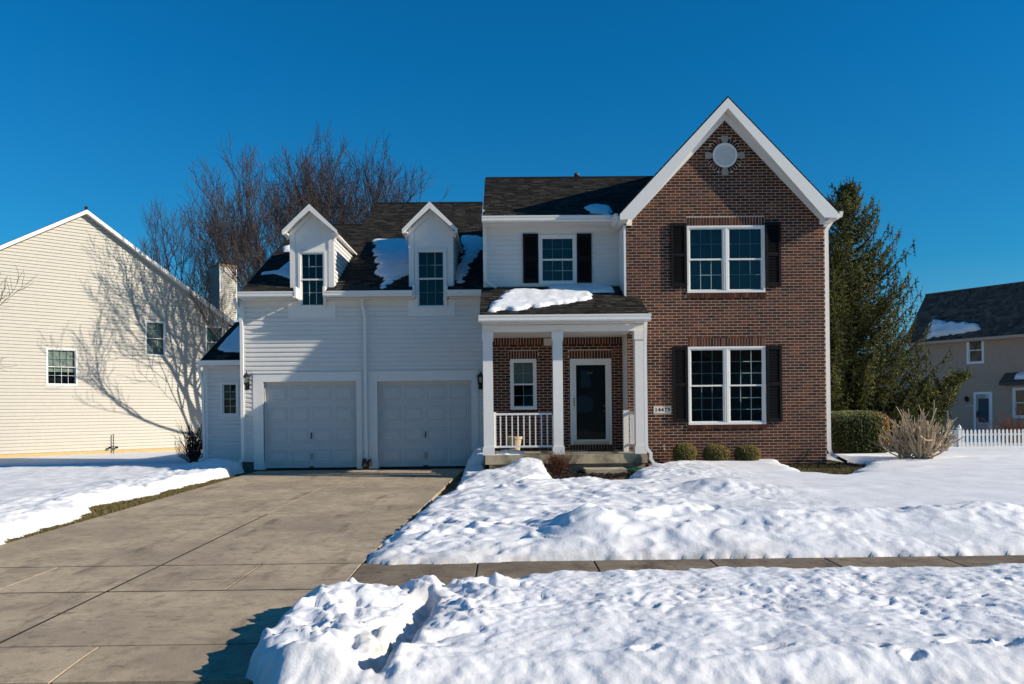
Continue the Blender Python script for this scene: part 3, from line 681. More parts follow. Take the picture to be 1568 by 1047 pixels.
# ring of bricks round the gable vent with four keystones
for k in range(32):
    a = 2 * math.pi * k / 32 + math.pi / 32
    if min(abs((a - q * math.pi / 2 + math.pi) % (2 * math.pi) - math.pi) for q in range(5)) < .26: continue
    q = Pl(PB.at(vent_c[0] + math.cos(a) * (VR + .062), vent_c[1] + math.sin(a) * (VR + .062)), PB.u * -math.sin(a) + PB.v * math.cos(a), PB.u * -math.cos(a) - PB.v * math.sin(a))
    bricks.add(q, -.026, .026, -.056, .056, 0, .006, random.random(), BW, ok=False)
for k in range(4):
    a = k * math.pi / 2; u_ = Vector((-math.sin(a), 0, math.cos(a))); r_ = Vector((math.cos(a), 0, math.sin(a))); c0 = PB.at(*vent_c)
    mb = MB(); mb.prism([c0 + r_ * (VR + .005) - u_ * .05, c0 + r_ * (VR + .005) + u_ * .05, c0 + r_ * (VR + .17) + u_ * .08, c0 + r_ * (VR + .17) - u_ * .08], (0, -.018, 0)); mb.build('keystone', M['stone'], BW)
def disc_pts(c, r, y, n=40): return [Vector((c[0] + r * math.cos(2 * math.pi * i / n), y, c[1] + r * math.sin(2 * math.pi * i / n))) for i in range(n)]
mb = MB(); o_, i_ = disc_pts(vent_c, VR, 19.065), disc_pts(vent_c, VR - .045, 19.065); ob, ib = disc_pts(vent_c, VR, 19.1), disc_pts(vent_c, VR - .05, 19.095)
for k in range(40):
    j = (k + 1) % 40; mb.poly([o_[k], o_[j], i_[j], i_[k]]); mb.poly([o_[k], ob[k], ob[j], o_[j]]); mb.poly([i_[k], i_[j], ib[j], ib[k]])
mb.poly(disc_pts(vent_c, VR - .05, 19.094)); V = mb.build('gable_vent', M['trim'], HS)
for k in range(11):
    z = vent_c[1] - VR + .055 + k * .0475; dz = z + .02 - vent_c[1]
    if abs(dz) > VR - .055: continue
    q = math.sqrt((VR - .047) ** 2 - dz * dz); sl = MB(); sl.pbox(PB, vent_c[0] - q, vent_c[0] + q, z, z + .034, .006, .034, ht=.012); sl.build('louvre', M['trim'], V)
window(HS, PB, w_up, 3, (2, 2), 2, cas=.045, proud=.03, back='teal', mull=.10)
window(HS, PB, w_lo, 3, (3, 3), 2, cas=.045, proud=.03, mull=.10)
for r_ in ((1027, 341.8, 1050.6, 439.8), (1171.6, 340, 1194.8, 438.6), (1029.8, 530.3, 1052.6, 647.3), (1173.2, 529.4, 1196.4, 646)): shutter(HS, PB, PB.rect(*r_))
mb = MB(); mb.pbox(PB, *plq, 0, .014); PQ = mb.build('address_plaque', M['plaque'], HS)
fc = bpy.data.curves.new('digits', 'FONT'); fc.body = '14479'; fc.size = .125; fc.extrude = .001; fc.align_x = 'CENTER'; fc.align_y = 'CENTER'; fc.space_character = 1.18; fc.offset = .004
fo = bpy.data.objects.new('digits', fc); COL.objects.link(fo)
dg = bpy.context.evaluated_depsgraph_get(); me = bpy.data.meshes.new_from_object(fo.evaluated_get(dg)); bpy.data.objects.remove(fo)
fo = bpy.data.objects.new('house_number', me); COL.objects.link(fo); me.materials.clear(); me.materials.append(M['metal']); fo.parent = PQ
m_ = PB.mat((plq[0] + plq[1]) / 2, (plq[2] + plq[3]) / 2, .0155); m_.translation = m_.translation - wloc(PQ); fo.matrix_local = m_
# gable roof of the brick wing, boxed eaves, rake boards
OV = .30; PK = Vector(front(18.8).hit(1113.4, 149)).to_2d() if False else front(18.8).hit(1113.4, 149)
le = front(18.8).hit(949, 328); re_ = front(18.8).hit(1283, 324)
half = (re_[0] - le[0]) / 2; RC = (re_[0] + le[0]) / 2; RZ = PK[1]; EVZ = (le[1] + re_[1]) / 2; sl_ = (RZ - EVZ) / half
ang = math.atan(sl_); ca, sa = math.cos(ang), math.sin(ang); RL = half / ca
for sgn in (-1, 1):
    # plane: a runs along the ridge, b climbs to the ridge
    o_ = Vector((RC + sgn * half, 18.8 if sgn > 0 else 31.4, EVZ + .02)); pl = Pl(o_, (0, 1 if sgn > 0 else -1, 0), (-sgn * ca, 0, sa))
    roof(HS, pl, RL, lambda b: [(-.02, 12.62)], shing, a0=0, a1=12.6) if False else None
    mb = MB(); mb.pbox(pl, 0, 12.6, -.05, RL, -.04, 0); rf = mb.build('roof', M['shingle'], HS)
    b = -.05
    while b < RL:
        a = -.02 if sgn > 0 else 12.62 - 2.4; a_end = 2.4 if sgn > 0 else 12.62
        while a < a_end: shing.add(pl, a, a + .3, b, min(b + .15, RL), 0, .011, random.random(), rf, ok=False, ht=.002); a += .303
        b += .14
    # rake fascia (front board), soffit, frieze on the brick
    yF = 18.8
    def P3(dx, z, y): return Vector((RC + sgn * dx, y, z))
    fw = .25
    cs = lambda pts, d, nm, m_: MB().prism(pts if sgn < 0 else pts[::-1], d).build(nm, M[m_], HS)
    cs([P3(half, EVZ - fw * .55, yF - .02), P3(half, EVZ - .012, yF - .02), P3(0, RZ - .012, yF - .02), P3(0, RZ - fw, yF - .02), P3(half - .32, EVZ - fw * .55 + .02, yF - .02)], (0, .025, 0), 'rake_board', 'trim')
    cs([P3(half - .0, EVZ - fw * .5, yF + .006), P3(half - .0, EVZ - fw * .5 + .03, yF + .006), P3(0, RZ - fw + .04, yF + .006), P3(0, RZ - fw + .01, yF + .006)], (0, .29, 0), 'soffit', 'white')
    cs([P3(BC - BX0 + (0), EZ - .12, 19.097), P3(BC - BX0 - 0, EVZ + .1, 19.097), P3(0, RZ - fw - .0, 19.097), P3(0, APZ - .09, 19.097), P3(BC - BX0 - .13, EZ + .0, 19.097), P3(BC - BX0 - .13, EZ - .12, 19.097)], (0, -.045, 0), 'frieze_board', 'trim')
    # boxed return beside the wall
    mb = MB(); x0, x1 = sorted((RC + sgn * (BC - BX0 + .002), RC + sgn * half)); mb.box(x0, x1, 18.806, 31.3, EVZ - .16, EVZ - .05); mb.build('soffit', M['white'], HS)
    if sgn > 0: gutter(HS, (RC + half + .005, 18.8, EVZ - .13), (RC + half + .005, 31.2, EVZ - .13), .13) if False else MB().prism([(RC + half + .004, 18.8, EVZ - .13), (RC + half + .10, 18.8, EVZ - .11), (RC + half + .13, 18.8, EVZ + .02), (RC + half + .004, 18.8, EVZ + .02)], (0, 12.4, 0)).build('gutter', M['trim'], HS)
    else: MB().prism([(RC - half - .004, 18.85, EVZ - .13), (RC - half - .004, 18.85, EVZ + .02), (RC - half - .12, 18.85, EVZ + .02), (RC - half - .09, 18.85, EVZ - .11)], (0, .8, 0)).build('gutter', M['trim'], HS)
# body of the brick wing behind its face
mb = MB(); mb.prism([(BX0 + .01, 19.75, 0), (BX1 - .01, 19.75, 0), (BX1 - .01, 19.75, EZ - .1), (BC, 19.75, RZ - .15), (BX0 + .01, 19.75, EZ - .1)], (0, 11.4, 0))
mb.box(BX1 - .05, BX1 - .003, 19.15, 19.75, 0, EZ - .1); mb.build('side_wall', M['white'], HS)
mb = MB(); mb.box(BX0 + .003, BX0 + .05, 19.15, 19.9, 0, EZ - .1); mb.build('side_wall', M['white'], HS)
# downspouts of the brick wing
D = lambda Y, pts: [front(Y).at(*front(Y).hit(*p)) for p in pts]
ds = D(19.2, [(1277, 328), (1275.5, 335), (1265.2, 352), (1265.6, 380), (1267.2, 520), (1269.2, 660), (1269.8, 688), (1274, 696), (1284, 701)])
dsp = downspout(HS, ds); mb = MB(); mb.tube(D(19.15, [(1283, 700.5), (1296, 707)]), .07, 4, flat=.6); mb.build('drain_tip', M['metal'], dsp)
dsp['label'] = 'downspout at the right corner of the brick gable'

# --- upper white wall and back wall of the porch
ux0, ux1 = -.44, BX0
uz0 = PU.hit(800, 442)[1]; uz1 = PU.hit(800, 345)[1]
w_m = PU.rect(824.6, 359.3, 883, 435.3)
pw = PU.rect(781.5, 549.6, 821.6, 627.1); pd = PU.rect(873.2, 549.2, 936.4, 680.6)
PDZ = .5                                                  # porch deck
mb = MB(); holes_grid(PU, ux0, ux1, 3.35, uz1 + .10, [(w_m[0] + .02, w_m[1] - .02, w_m[2] + .02, w_m[3] - .02)], mb, -.05, 0); mb.build('wall_sheathing', M['white'], HS)
siding(HS, PU, K(ux0 + .10), K(ux1 - .002), uz0 - .05, uz1, [w_m], .1135, M['white'])
mb = MB(); mb.pbox(PU, ux0, ux0 + .10, 3.4, uz1, 0, .022); mb.build('corner_board', M['trim'], HS)
mb = MB(); mb.box(BX0 - .055, BX0 - .002, 19.1, 19.9, 3.9, EZ - .1); mb.build('corner_board', M['trim'], HS)
window(HS, PU, w_m, 3, (2, 2), 1, cas=.06, back='teal', label='window between black shutters above the porch roof')
for r_ in ((800.9, 358.3, 824.2, 433.2), (883.4, 358, 905.6, 432.8)): shutter(HS, PU, PU.rect(*r_))
# porch back wall
bw = MB(); holes_grid(PU, ux0, BX0, PDZ - .3, 3.35, [(h[0] + .02, h[1] - .02, h[2] + .02, h[3] - .02) for h in (pw, pd)], bw, -.05, 0); BW2 = bw.build('porch_brick_wall', M['mortar'], HS)
s1 = (ux0, BX0, PU.hit(800, 528.5)[1], PU.hit(800, 528.5)[1] + .203); s2 = (pw[0] - .04, pw[1] + .04, pw[3], pw[3] + .203); s3 = (pd[0] - .02, pd[1] + .02, pd[3], pd[3] + .203); s4 = (pd[0] - .02, pd[1] + .02, pd[2] - .13, pd[2])
brickwork(bricks, PU, K(ux0), K(BX0), PDZ, s1[3], [pw, pd, s1, s2, s3, s4], BW2, phase=.07)
for s_ in (s1, s2, s3, s4): soldiers(bricks, PU, *s_, BW2)
soldiers(bricks, PU, pw[0] - .02, pw[1] + .02, pw[2] - .10, pw[2], BW2, h=.02)
window(HS, PU, pw, 2, (2, 2), 1, cas=.05, proud=.02, gm='gridw', back='blind', backh=(.52, 1), label='narrow white window behind the porch railing')
r_ = PU.rect(833, 518.3, 844.3, 529); mb = MB(); mb.pbox(PU, *r_, 0, .05); vb = mb.build('wall_vent', M['plaque'], HS)
for k in range(4):
    z0 = r_[2] + .02 + k * (r_[3] - r_[2] - .03) / 4; sl = MB(); sl.pbox(PU, r_[0] + .02, r_[1] - .02, z0, z0 + .02, .052, .066, ht=.054); sl.build('louvre', M['plaque'], vb)
# front door: storm door over a black panelled door
a0, a1, b0, b1 = pd; mb = MB()
for x0, x1, z0, z1 in ((a0, a0 + .07, b0, b1), (a1 - .07, a1, b0, b1), (a0 + .07, a1 - .07, b1 - .07, b1)): mb.pbox(PU, x0, x1, z0, z1, -.05, .03)
DR = mb.build('door_frame', M['trim'], HS)
mb = MB()
for x0, x1, z0, z1 in ((a0 + .072, a0 + .145, b0 + .01, b1 - .072), (a1 - .145, a1 - .072, b0 + .01, b1 - .072), (a0 + .145, a1 - .145, b1 - .15, b1 - .072), (a0 + .145, a1 - .145, b0 + .09, b0 + .125)): mb.pbox(PU, x0, x1, z0, z1, -.01, .018)
mb.build('storm_door', M['trim'], DR)
mb = MB(); mb.pbox(PU, a0 + .073, a1 - .073, b0 + .01, b0 + .09, -.008, .022); mb.build('kick_plate', M['kick'], DR)
mb = MB(); mb.poly([PU.at(a0 + .14, b0 + .12, .004), PU.at(a1 - .14, b0 + .12, .004), PU.at(a1 - .14, b1 - .145, .004), PU.at(a0 + .14, b1 - .145, .004)]); mb.build('storm_glass', M['glass'], DR)
mb = MB(); mb.pbox(PU, a0 + .07, a1 - .07, b0 + .01, b1 - .07, -.11, -.07)
dw = a1 - a0 - .14; dh = b1 - b0 - .1
for fx0, fx1, fz0, fz1 in ((.14, .46, .06, .3), (.54, .86, .06, .3), (.14, .46, .36, .68), (.54, .86, .36, .68), (.14, .46, .74, .94), (.54, .86, .74, .94)):
    x0, x1, z0, z1 = a0 + .07 + dw * fx0, a0 + .07 + dw * fx1, b0 + dh * fz0, b0 + dh * fz1
    mb.pbox(PU, x0, x1, z0, z1, -.07, -.062); mb.pbox(PU, x0 + .03, x1 - .03, z0 + .03, z1 - .03, -.062, -.054)
mb.build('entry_door', M['door'], DR)
mb = MB(); mb.pbox(PU, a0 + .085, a0 + .105, (b0 + b1) / 2 - .1, (b0 + b1) / 2 + .1, .018, .035); mb.tube([PU.at(a0 + .095, (b0 + b1) / 2 - .04, .035), PU.at(a0 + .095, (b0 + b1) / 2 - .04, .07), PU.at(a0 + .095, (b0 + b1) / 2 + .06, .07), PU.at(a0 + .095, (b0 + b1) / 2 + .06, .035)], .008, 6); mb.build('door_handle', M['brass'], DR)
kx, kz = PU.hit(926.5, 621); mb = MB(); mb.tube([PU.at(kx, kz, -.055), PU.at(kx, kz, -.02)], [.012, .028], 8); mb.tube([PU.at(kx, kz - .14, -.055), PU.at(kx, kz - .14, -.03)], [.025, .02], 8); mb.build('door_knob', M['brass'], DR)
rx, rz = PU.hit(904, 571); mb = MB(); mb.tube([PU.at(rx - .03, rz, -.05), PU.at(rx - .03, rz, -.045)], .022, 10); mb.tube([PU.at(rx + .03, rz, -.05), PU.at(rx + .03, rz, -.045)], .022, 10); mb.build('door_ornament', M['stone'], DR)
# body behind
mb = MB(); mb.prism([(ux0 + .01, 20.55, 0), (ux0 + .01, 20.55, uz1 + .55), (ux0 + .01, 23.7, 7.95), (ux0 + .01, 28, 5.9), (ux0 + .01, 28, 0)], (BX0 - ux0 + 1, 0, 0)); mb.box(ux0 + .002, ux0 + .04, 19.95, 20.55, 0, uz1 + .4); mb.build('side_wall', M['white'], HS)
# main roof above
ez = front(19.5).hit(800, 331.5)[1]; rzM = 8.14; rYM = 19.5 + (rzM - ez) / .5
rp = Pl((0, 19.5, ez), (1, 0, 0), (0, 1, .5)); RLm = (rYM - 19.5) * math.hypot(1, .5)
gl = front(19.5).hit(736, 331)[0]; rl_ = front(rYM).hit(746, 274)[0]; mrx0 = (gl + rl_) / 2
def valley(b):                                            # right limit: where the gable roof rises above this roof
    z = ez + b * .4472; return RC - half + max(0, (z - EVZ)) / sl_ + .02
RFm = roof(HS, rp, RLm, lambda b: [(mrx0, valley(b))], shing, a0=mrx0, a1=RC)
mb = MB(); mb.hexa([(mrx0, rYM - .002, rzM - .1), (RC, rYM - .002, rzM - .1), (RC, 28.2, 5.8), (mrx0, 28.2, 5.8), (mrx0, rYM - .002, rzM + .01), (RC, rYM - .002, rzM + .01), (RC, 28.2, 5.9), (mrx0, 28.2, 5.9)]); mb.build('roof', M['shingle'], HS)
mb = MB(); mb.tube([(mrx0, rYM, rzM + .012), (RC, rYM, rzM + .012)], .06, 4, flat=.5); mb.build('ridge_cap', M['shingle'], HS)
mb = MB(); mb.prism([(mrx0 - .02, 19.48, ez - .13), (mrx0 - .02, 19.48, ez - .01), (mrx0 - .02, rYM, rzM - .01), (mrx0 - .02, rYM, rzM - .16)], (.025, 0, 0)); mb.build('rake_board', M['trim'], HS)
gutter(HS, (mrx0 - .02, 19.5, ez - .145), (RC - half - .03, 19.5, ez - .145), .14)
mb = MB(); mb.box(mrx0, BX0, 19.5, 19.9, ez - .175, ez - .15); mb.box(ux0, BX0, 19.86, 19.885, ez - .30, ez - .176); mb.build('soffit', M['white'], HS)
dsU = D(19.8, [(741.5, 342), (741.5, 350), (742.5, 420), (745, 431), (752, 436), (760, 440)]); downspout(HS, dsU, .038)
vx, vz = front(rYM).hit(884, 272); mb = MB(); mb.tube([(vx, rYM + .15, rzM - .15), (vx, rYM + .15, rzM + .12)], .045, 10); mb.tube([(vx, rYM + .15, rzM + .10), (vx, rYM + .15, rzM + .17)], [.085, .075], 10); mb.build('vent_pipe', M['foundgrey'], HS)

# --- porch
PF = front(18.22); GY = 17.8
pgz = front(GY).hit(860, 482.3)[1]; pg0 = front(GY).hit(732.8, 485)[0]; pg1 = front(GY).hit(995.8, 485)[0]
ptop = PU.hit(860, 439)[1]; psl = (ptop - pgz + .0) / (19.9 - GY); prp = Pl((0, GY, pgz), (1, 0, 0), (0, 1, psl)); prl = 2.1 * math.hypot(1, psl)
cutb = 1.28 * math.hypot(1, psl)
roof(HS, prp, prl, lambda b: [(pg0 + .03, pg1 - .03 if b < cutb else BX0 - .03)], shing, a0=pg0 + .02, a1=pg1 - .02, deckholes=[(BX0 - .02, pg1, cutb, prl)])
gutter(HS, (pg0, GY, pgz - .145), (pg1, GY, pgz - .145), .145)
bz0, bz1 = PF.hit(860, 508)[1], pgz - .17
mb = MB(); mb.box(pg0 + .06, pg1 - .10, GY, 18.10, pgz - .165, pgz - .15); mb.box(ux0 + .1, BX0, 18.42, 19.88, bz0 + .02, bz0 + .05); mb.build('soffit', M['white'], HS)
cL0, cL1 = PF.hit(738.4, 500)[0], PF.hit(754.8, 500)[0]; cR0, cR1 = PF.hit(969.6, 500)[0], PF.hit(987.4, 500)[0]
mb = MB(); mb.box(cL0, cR1, 18.12, 18.34, bz0, bz1); mb.box(cL0, cL0 + .2, 18.34, 19.9, bz0 + .003, bz1); mb.box(cR1 - .2, cR1, 18.34, 19.1, bz0 + .003, bz1)
mb.prism([(cR1 - .01, 18.1, bz1), (cR1 - .01, 19.1, bz1), (cR1 - .01, 19.1, pgz + .5), (cR1 - .01, 18.0, pgz - .05)], (-.03, 0, 0))
mb.build('porch_beam', M['trim'], HS)
mb = MB(); mb.box(ux0 + .02, BX0 - .005, 19.80, 19.895, s1[3], s1[3] + .22); mb.build('frieze_board', M['trim'], HS)
for x0, x1, b_ in ((740.2, 755.0, 758), (847.2, 861, 865), (972.2, 986.2, 988)):
    a0 = PF.hit(x0, 600)[0]; a1 = PF.hit(x1, 600)[0]; c_ = (a0 + a1) / 2; hw = .107; mb = MB()
    mb.box(c_ - hw, c_ + hw, 18.22 - hw, 18.22 + hw, PDZ + .17, bz0)
    mb.box(c_ - hw - .022, c_ + hw + .022, 18.22 - hw - .022, 18.22 + hw + .022, PDZ, PDZ + .18)
    mb.box(c_ - hw - .018, c_ + hw + .018, 18.22 - hw - .018, 18.22 + hw + .018, bz0 - .19, bz0 + .001)
    mb.build('porch_column', M['trim'], HS)
# deck, foundation, step
dx0, dx1 = front(18.05).hit(743, 697)[0], front(18.05).hit(991, 697)[0]
mb = MB(); mb.box(dx0, dx1, 18.03, 19.88, PDZ - .2, PDZ); mb.build('porch_deck', M['porch'], HS)
mb = MB(); mb.box(dx0 + .08, dx1 - .03, 18.15, 19.88, -.2, PDZ - .202); mb.build('porch_foundation', M['porch'], HS)
st_a = front(17.35).hit(897, 722)[0]; st_b = front(17.35).hit(960.5, 722)[0]; stz = front(17.35).hit(930, 718.6)[1]
mb = MB(); mb.box(st_a, st_b, 17.35, 18.0, -.1, stz); stp = mb.build('front_step', M['porch']); tag(stp, 'low concrete step in front of the porch between rusty shrub and snow', 'step')
# railing
rl0, rl1 = cL1 - .005, PF.hit(847.5, 634)[0]; z0, z1 = PF.hit(800, 683.6)[1], PF.hit(800, 634)[1]
RG = MB(); RG.box(rl0, rl1, 18.19, 18.25, z1 - .02, z1 + .025); RG.box(rl0, rl1, 18.195, 18.245, z0 - .02, z0 + .02); RG.box(rl0, rl0 + .055, 18.185, 18.255, z0 - .02, z1 + .05)
RG.box(rl1 - .03, rl1, 18.19, 18.25, z0 - .02, z1 + .03); RG = RG.build('railing', M['trim'], HS)
for k in range(9):
    x = PF.hit(766.5 + k * 8.95, 660)[0]; mb = MB(); mb.box(x - .014, x + .014, 18.205, 18.235, z0 + .02, z1 - .02); mb.build('baluster', M['trim'], RG)
sx = cR0 - .01; RG = MB(); RG.box(sx - .0, sx + .06, 18.34, 19.05, z1 - .02, z1 + .03); RG.box(sx, sx + .06, 18.34, 19.05, z0 - .02, z0 + .02); RG.box(sx - .12, sx - .0, 18.95, 19.09, PDZ, z1 + .06)
RG = RG.build('railing', M['trim'], HS)
for k in range(6): mb = MB(); mb.box(sx + .015, sx + .045, 18.40 + k * .09, 18.43 + k * .09, z0 + .02, z1 - .02); mb.build('baluster', M['trim'], RG)
dsP = D(17.95, [(988.5, 492), (988.3, 500), (987.6, 530), (989.5, 680), (990.5, 686), (996.5, 694), (996.5, 702), (1001, 709), (1009.5, 712.3)])
dq = downspout(HS, dsP, .042); dq['label'] = 'white downspout with bent foot at the right end of the porch'

# --- garage block
gX0 = PG.hit(368.5, 600)[0]; gX1 = ux0 + .03
GE = 20.45; gez = front(GE).hit(550, 445.4)[1]; G0 = gez - .16
gbz = PG.hit(375, 706)[1]
dorm = []                                                 # dormer measurements on the wall plane
PD = front(20.76)
for pk, el_, er_, fl, fr, tz, wr, tr in (((474.5, 315.5), (432, 356), (515, 355), 444.2, 511.5, 440, (457, 383.5, 499.8, 472), (441, 455, 514, 486)),
                                        ((658.5, 312), (617, 353.4), (701, 353.4), 626, 694, 440, (636, 380.5, 684, 472.5), (624.3, 455, 696.3, 484))):
    dorm.append(dict(pk=PD.hit(*pk), el=PD.hit(*el_), er=PD.hit(*er_), x0=PD.hit(fl, 400)[0], x1=PD.hit(fr, 400)[0], w=PD.rect(*wr), t=PD.rect(*tr)))
wb = PG.hit(420, 569.5)[1]
d_l = PG.rect(404, 584, 546.6, 714); d_r = PG.rect(578.5, 583, 722.9, 713.2)
T1 = PG.rect(388.5, 569.8, 554.5, 714); T2 = PG.rect(564.5, 567.6, 732.2, 713.2)
FLR = .06
holes = [(T1[0], T1[1], 0, T1[3]), (T2[0], T2[1], 0, T2[3])] + [d['t'][:2] + (d['t'][2], G0 + 1) for d in dorm]
mb = MB(); hd = [(d_l[0], d_l[1], 0, d_l[3]), (d_r[0], d_r[1], 0, d_r[3])] + [(d['w'][0] + .02, d['w'][1] - .02, d['w'][2] + .02, G0 + 2) for d in dorm]
holes_grid(PG, gX0, gX1, gbz - .02, G0 + .02, hd, mb, -.05, 0); mb.build('wall_sheathing', M['white'], HS)
dsx = PG.hit(556, 560)[0]
siding(HS, PG, K(gX0 + .12), K(gX1), gbz, G0, holes, .1145, M['white'], join=.3)
mb = MB(); mb.pbox(PG, gX0, gX0 + .12, gbz, G0, 0, .024); mb.build('corner_board', M['trim'], HS)
for qa, qb in ((gX0 + .02, T1[0]), (T1[1], T2[0]), (T2[1], gX1)): mb = MB(); mb.box(qa, qb, 20.82, 20.9, -.1, gbz - .021); mb.build('foundation', M['foundgrey'], HS)
for T_, d_ in ((T1, d_l), (T2, d_r)):
    mb = MB(); mb.pbox(PG, T_[0], d_[0], 0.05, d_[3], -.05, .03); mb.pbox(PG, d_[1], T_[1], 0.05, d_[3], -.05, .03); mb.pbox(PG, T_[0], T_[1], d_[3], T_[3] - .02, -.05, .03)
    mb.pbox(PG, T_[0] - .02, T_[1] + .02, T_[3] - .02, T_[3] + .005, 0, .05)
    mb.pbox(PG, d_[0], d_[0] + .02, .05, d_[3], -.12, -.0501); mb.pbox(PG, d_[1] - .02, d_[1], .05, d_[3], -.12, -.0501); mb.pbox(PG, d_[0] + .02, d_[1] - .02, d_[3] - .02, d_[3], -.12, -.0501)
    mb.build('garage_door_trim', M['trim'], HS)
    a0, a1, zt = d_[0] + .005, d_[1] - .005, d_[3] - .01; zb = FLR + .02; sh = (zt - zb) / 4; mb = MB()
    for k in range(4): mb.pbox(PG, a0, a1, zb + k * sh + .003, zb + (k + 1) * sh - .003, -.16, -.12); 
    mb.pbox(PG, a0, a1, zb, zt, -.17, -.135); GD = mb.build('garage_door', M['door_white'], HS)
    cw = (a1 - a0 - .08) / 4
    for i in range(4):
        for k in range(4):
            x0 = a0 + .04 + i * cw + .045; x1 = x0 + cw - .09; z0_, z1_ = zb + k * sh + .09, zb + (k + 1) * sh - .09
            p = MB(); A = PG.at
            def rg(e, h): return [A(x0 + e, z0_ + e, h), A(x1 - e, z0_ + e, h), A(x1 - e, z1_ - e, h), A(x0 + e, z1_ - e, h)]
            rr = [rg(0, -.1195), rg(.010, -.108), rg(.026, -.1193), rg(.05, -.1193), rg(.068, -.106)]
            for r0, r1 in zip(rr[:-1], rr[1:]):
                for q in range(4): p.poly([r0[q], r0[(q + 1) % 4], r1[(q + 1) % 4], r1[q]])
            p.poly(rr[-1]); p.build('door_panel', M['door_white'], GD)
    mb = MB(); mb.pbox(PG, a0, a1, FLR - .01, zb, -.155, -.125); mb.build('rubber_seal', M['metal'], GD)
    xm = (a0 + a1) / 2
    mb = MB(); zc = zb + 1.5 * sh; mb.tube([A(xm, zc - .07, -.12), A(xm, zc - .06, -.085), A(xm, zc + .06, -.085), A(xm, zc + .07, -.12)], .014, 6); mb.build('handle', M['metal'], GD)
    mb = MB(); mb.pbox(PG, xm - .035, xm + .035, zb + sh * .38, zb + sh * .68, -.12, -.108); mb.pbox(PG, xm - .02, xm + .02, zb + sh * .5, zb + sh * .62, -.108, -.09); mb.build('latch_plate', M['grid'], GD)
    mb = MB(); mb.pbox(PG, xm - .06, xm + .06, zb + .01, zb + .035, -.12, -.09); mb.build('pull_handle', M['metal'], GD)
# body
mb = MB(); gr1 = (26.4, 7.35); gr2 = (29.15, 8.75)
mb.prism([(gX0 + .01, 21.5, 0), (gX0 + .01, 21.5, gez + .35), (gX0 + .01, gr1[0], gr1[1] - .12), (gX0 + .01, 29.4, 5.7), (gX0 + .01, 29.4, 0)], (2.0, 0, 0))
mb.prism([(-4.36, 21.5, 0), (-4.36, 21.5, gez + .35), (-4.36, gr2[0], gr2[1] - .12), (-4.36, 29.4, 8.5), (-4.36, 29.4, 0)], (3.9, 0, 0)); mb.box(gX0 + .002, gX0 + .04, 20.85, 21.5, 0, G0); mb.build('side_wall', M['white'], HS)
gp = Pl((0, GE, gez), (1, 0, 0), (0, 1, .5)); hy = math.hypot(1, .5)
RXL = front(GE).hit(365, 446)[0] + .03; RXM = -4.42; RXR = ux0
bL = (gr1[0] - GE) * hy; bR = (gr2[0] - GE) * hy
def dspan(d, b):
    z = gez + b / hy * .5
    ctop = d['er'][1] + .02; x0, x1 = d['x0'], d['x1']
    if z < ctop: return (x0, x1)
    c_ = (x0 + x1) / 2; q = (d['pk'][1] - z); return (c_ - q, c_ + q) if q > 0 else None
def giv(b):
    iv = [(RXL, RXR)] if b < bL else [(RXM, RXR)]
    for d in dorm:
        if b < .42: iv = cuts(iv, d['w'][0] + 0 - .02, d['w'][1] + .02) if b < .25 else cuts(iv, d['x0'], d['x1'])
        else:
            s_ = dspan(d, b)
            if s_: iv = cuts(iv, *s_)
    return iv
dkh = [(RXL - .01, RXM, bL, bR + 1)] + [(d['w'][0] - .02, d['w'][1] + .02, -.1, 1.6) for d in dorm]
RFg = roof(HS, gp, bR, giv, shing, a0=RXL, a1=RXR, deckholes=dkh)
mb = MB(); mb.hexa([(RXL, gr1[0], gez + (gr1[0] - GE) * .5 - .1), (RXM, gr1[0], gez + (gr1[0] - GE) * .5 - .1), (RXM, 29.6, 5.7), (RXL, 29.6, 5.7), (RXL, gr1[0], gez + (gr1[0] - GE) * .5 - .004), (RXM, gr1[0], gez + (gr1[0] - GE) * .5 - .004), (RXM, 29.6, 5.82), (RXL, 29.6, 5.82)])
zr2 = gez + (gr2[0] - GE) * .5
mb.hexa([(RXM, gr2[0], zr2 - .1), (RXR, gr2[0], zr2 - .1), (RXR, 29.6, 8.4), (RXM, 29.6, 8.4), (RXM, gr2[0], zr2 - .004), (RXR, gr2[0], zr2 - .004), (RXR, 29.6, 8.53), (RXM, 29.6, 8.53)]); mb.build('roof', M['shingle'], HS)
for x0, x1, y_, z_ in ((RXL, RXM - .01, gr1[0], gez + (gr1[0] - GE) * .5), (RXM, RXR, gr2[0], zr2)):
    mb = MB(); mb.tube([(x0, y_, z_ + .012), (x1, y_, z_ + .012)], .06, 4, flat=.5); mb.build('ridge_cap', M['shingle'], HS)
mb = MB(); mb.prism([(RXL - .02, GE, gez - .13), (RXL - .02, GE, gez - .012), (RXL - .02, gr1[0], gez + (gr1[0] - GE) * .5 - .012), (RXL - .02, gr1[0], gez + (gr1[0] - GE) * .5 - .15)], (.02, 0, 0)); mb.build('rake_board', M['trim'], HS)
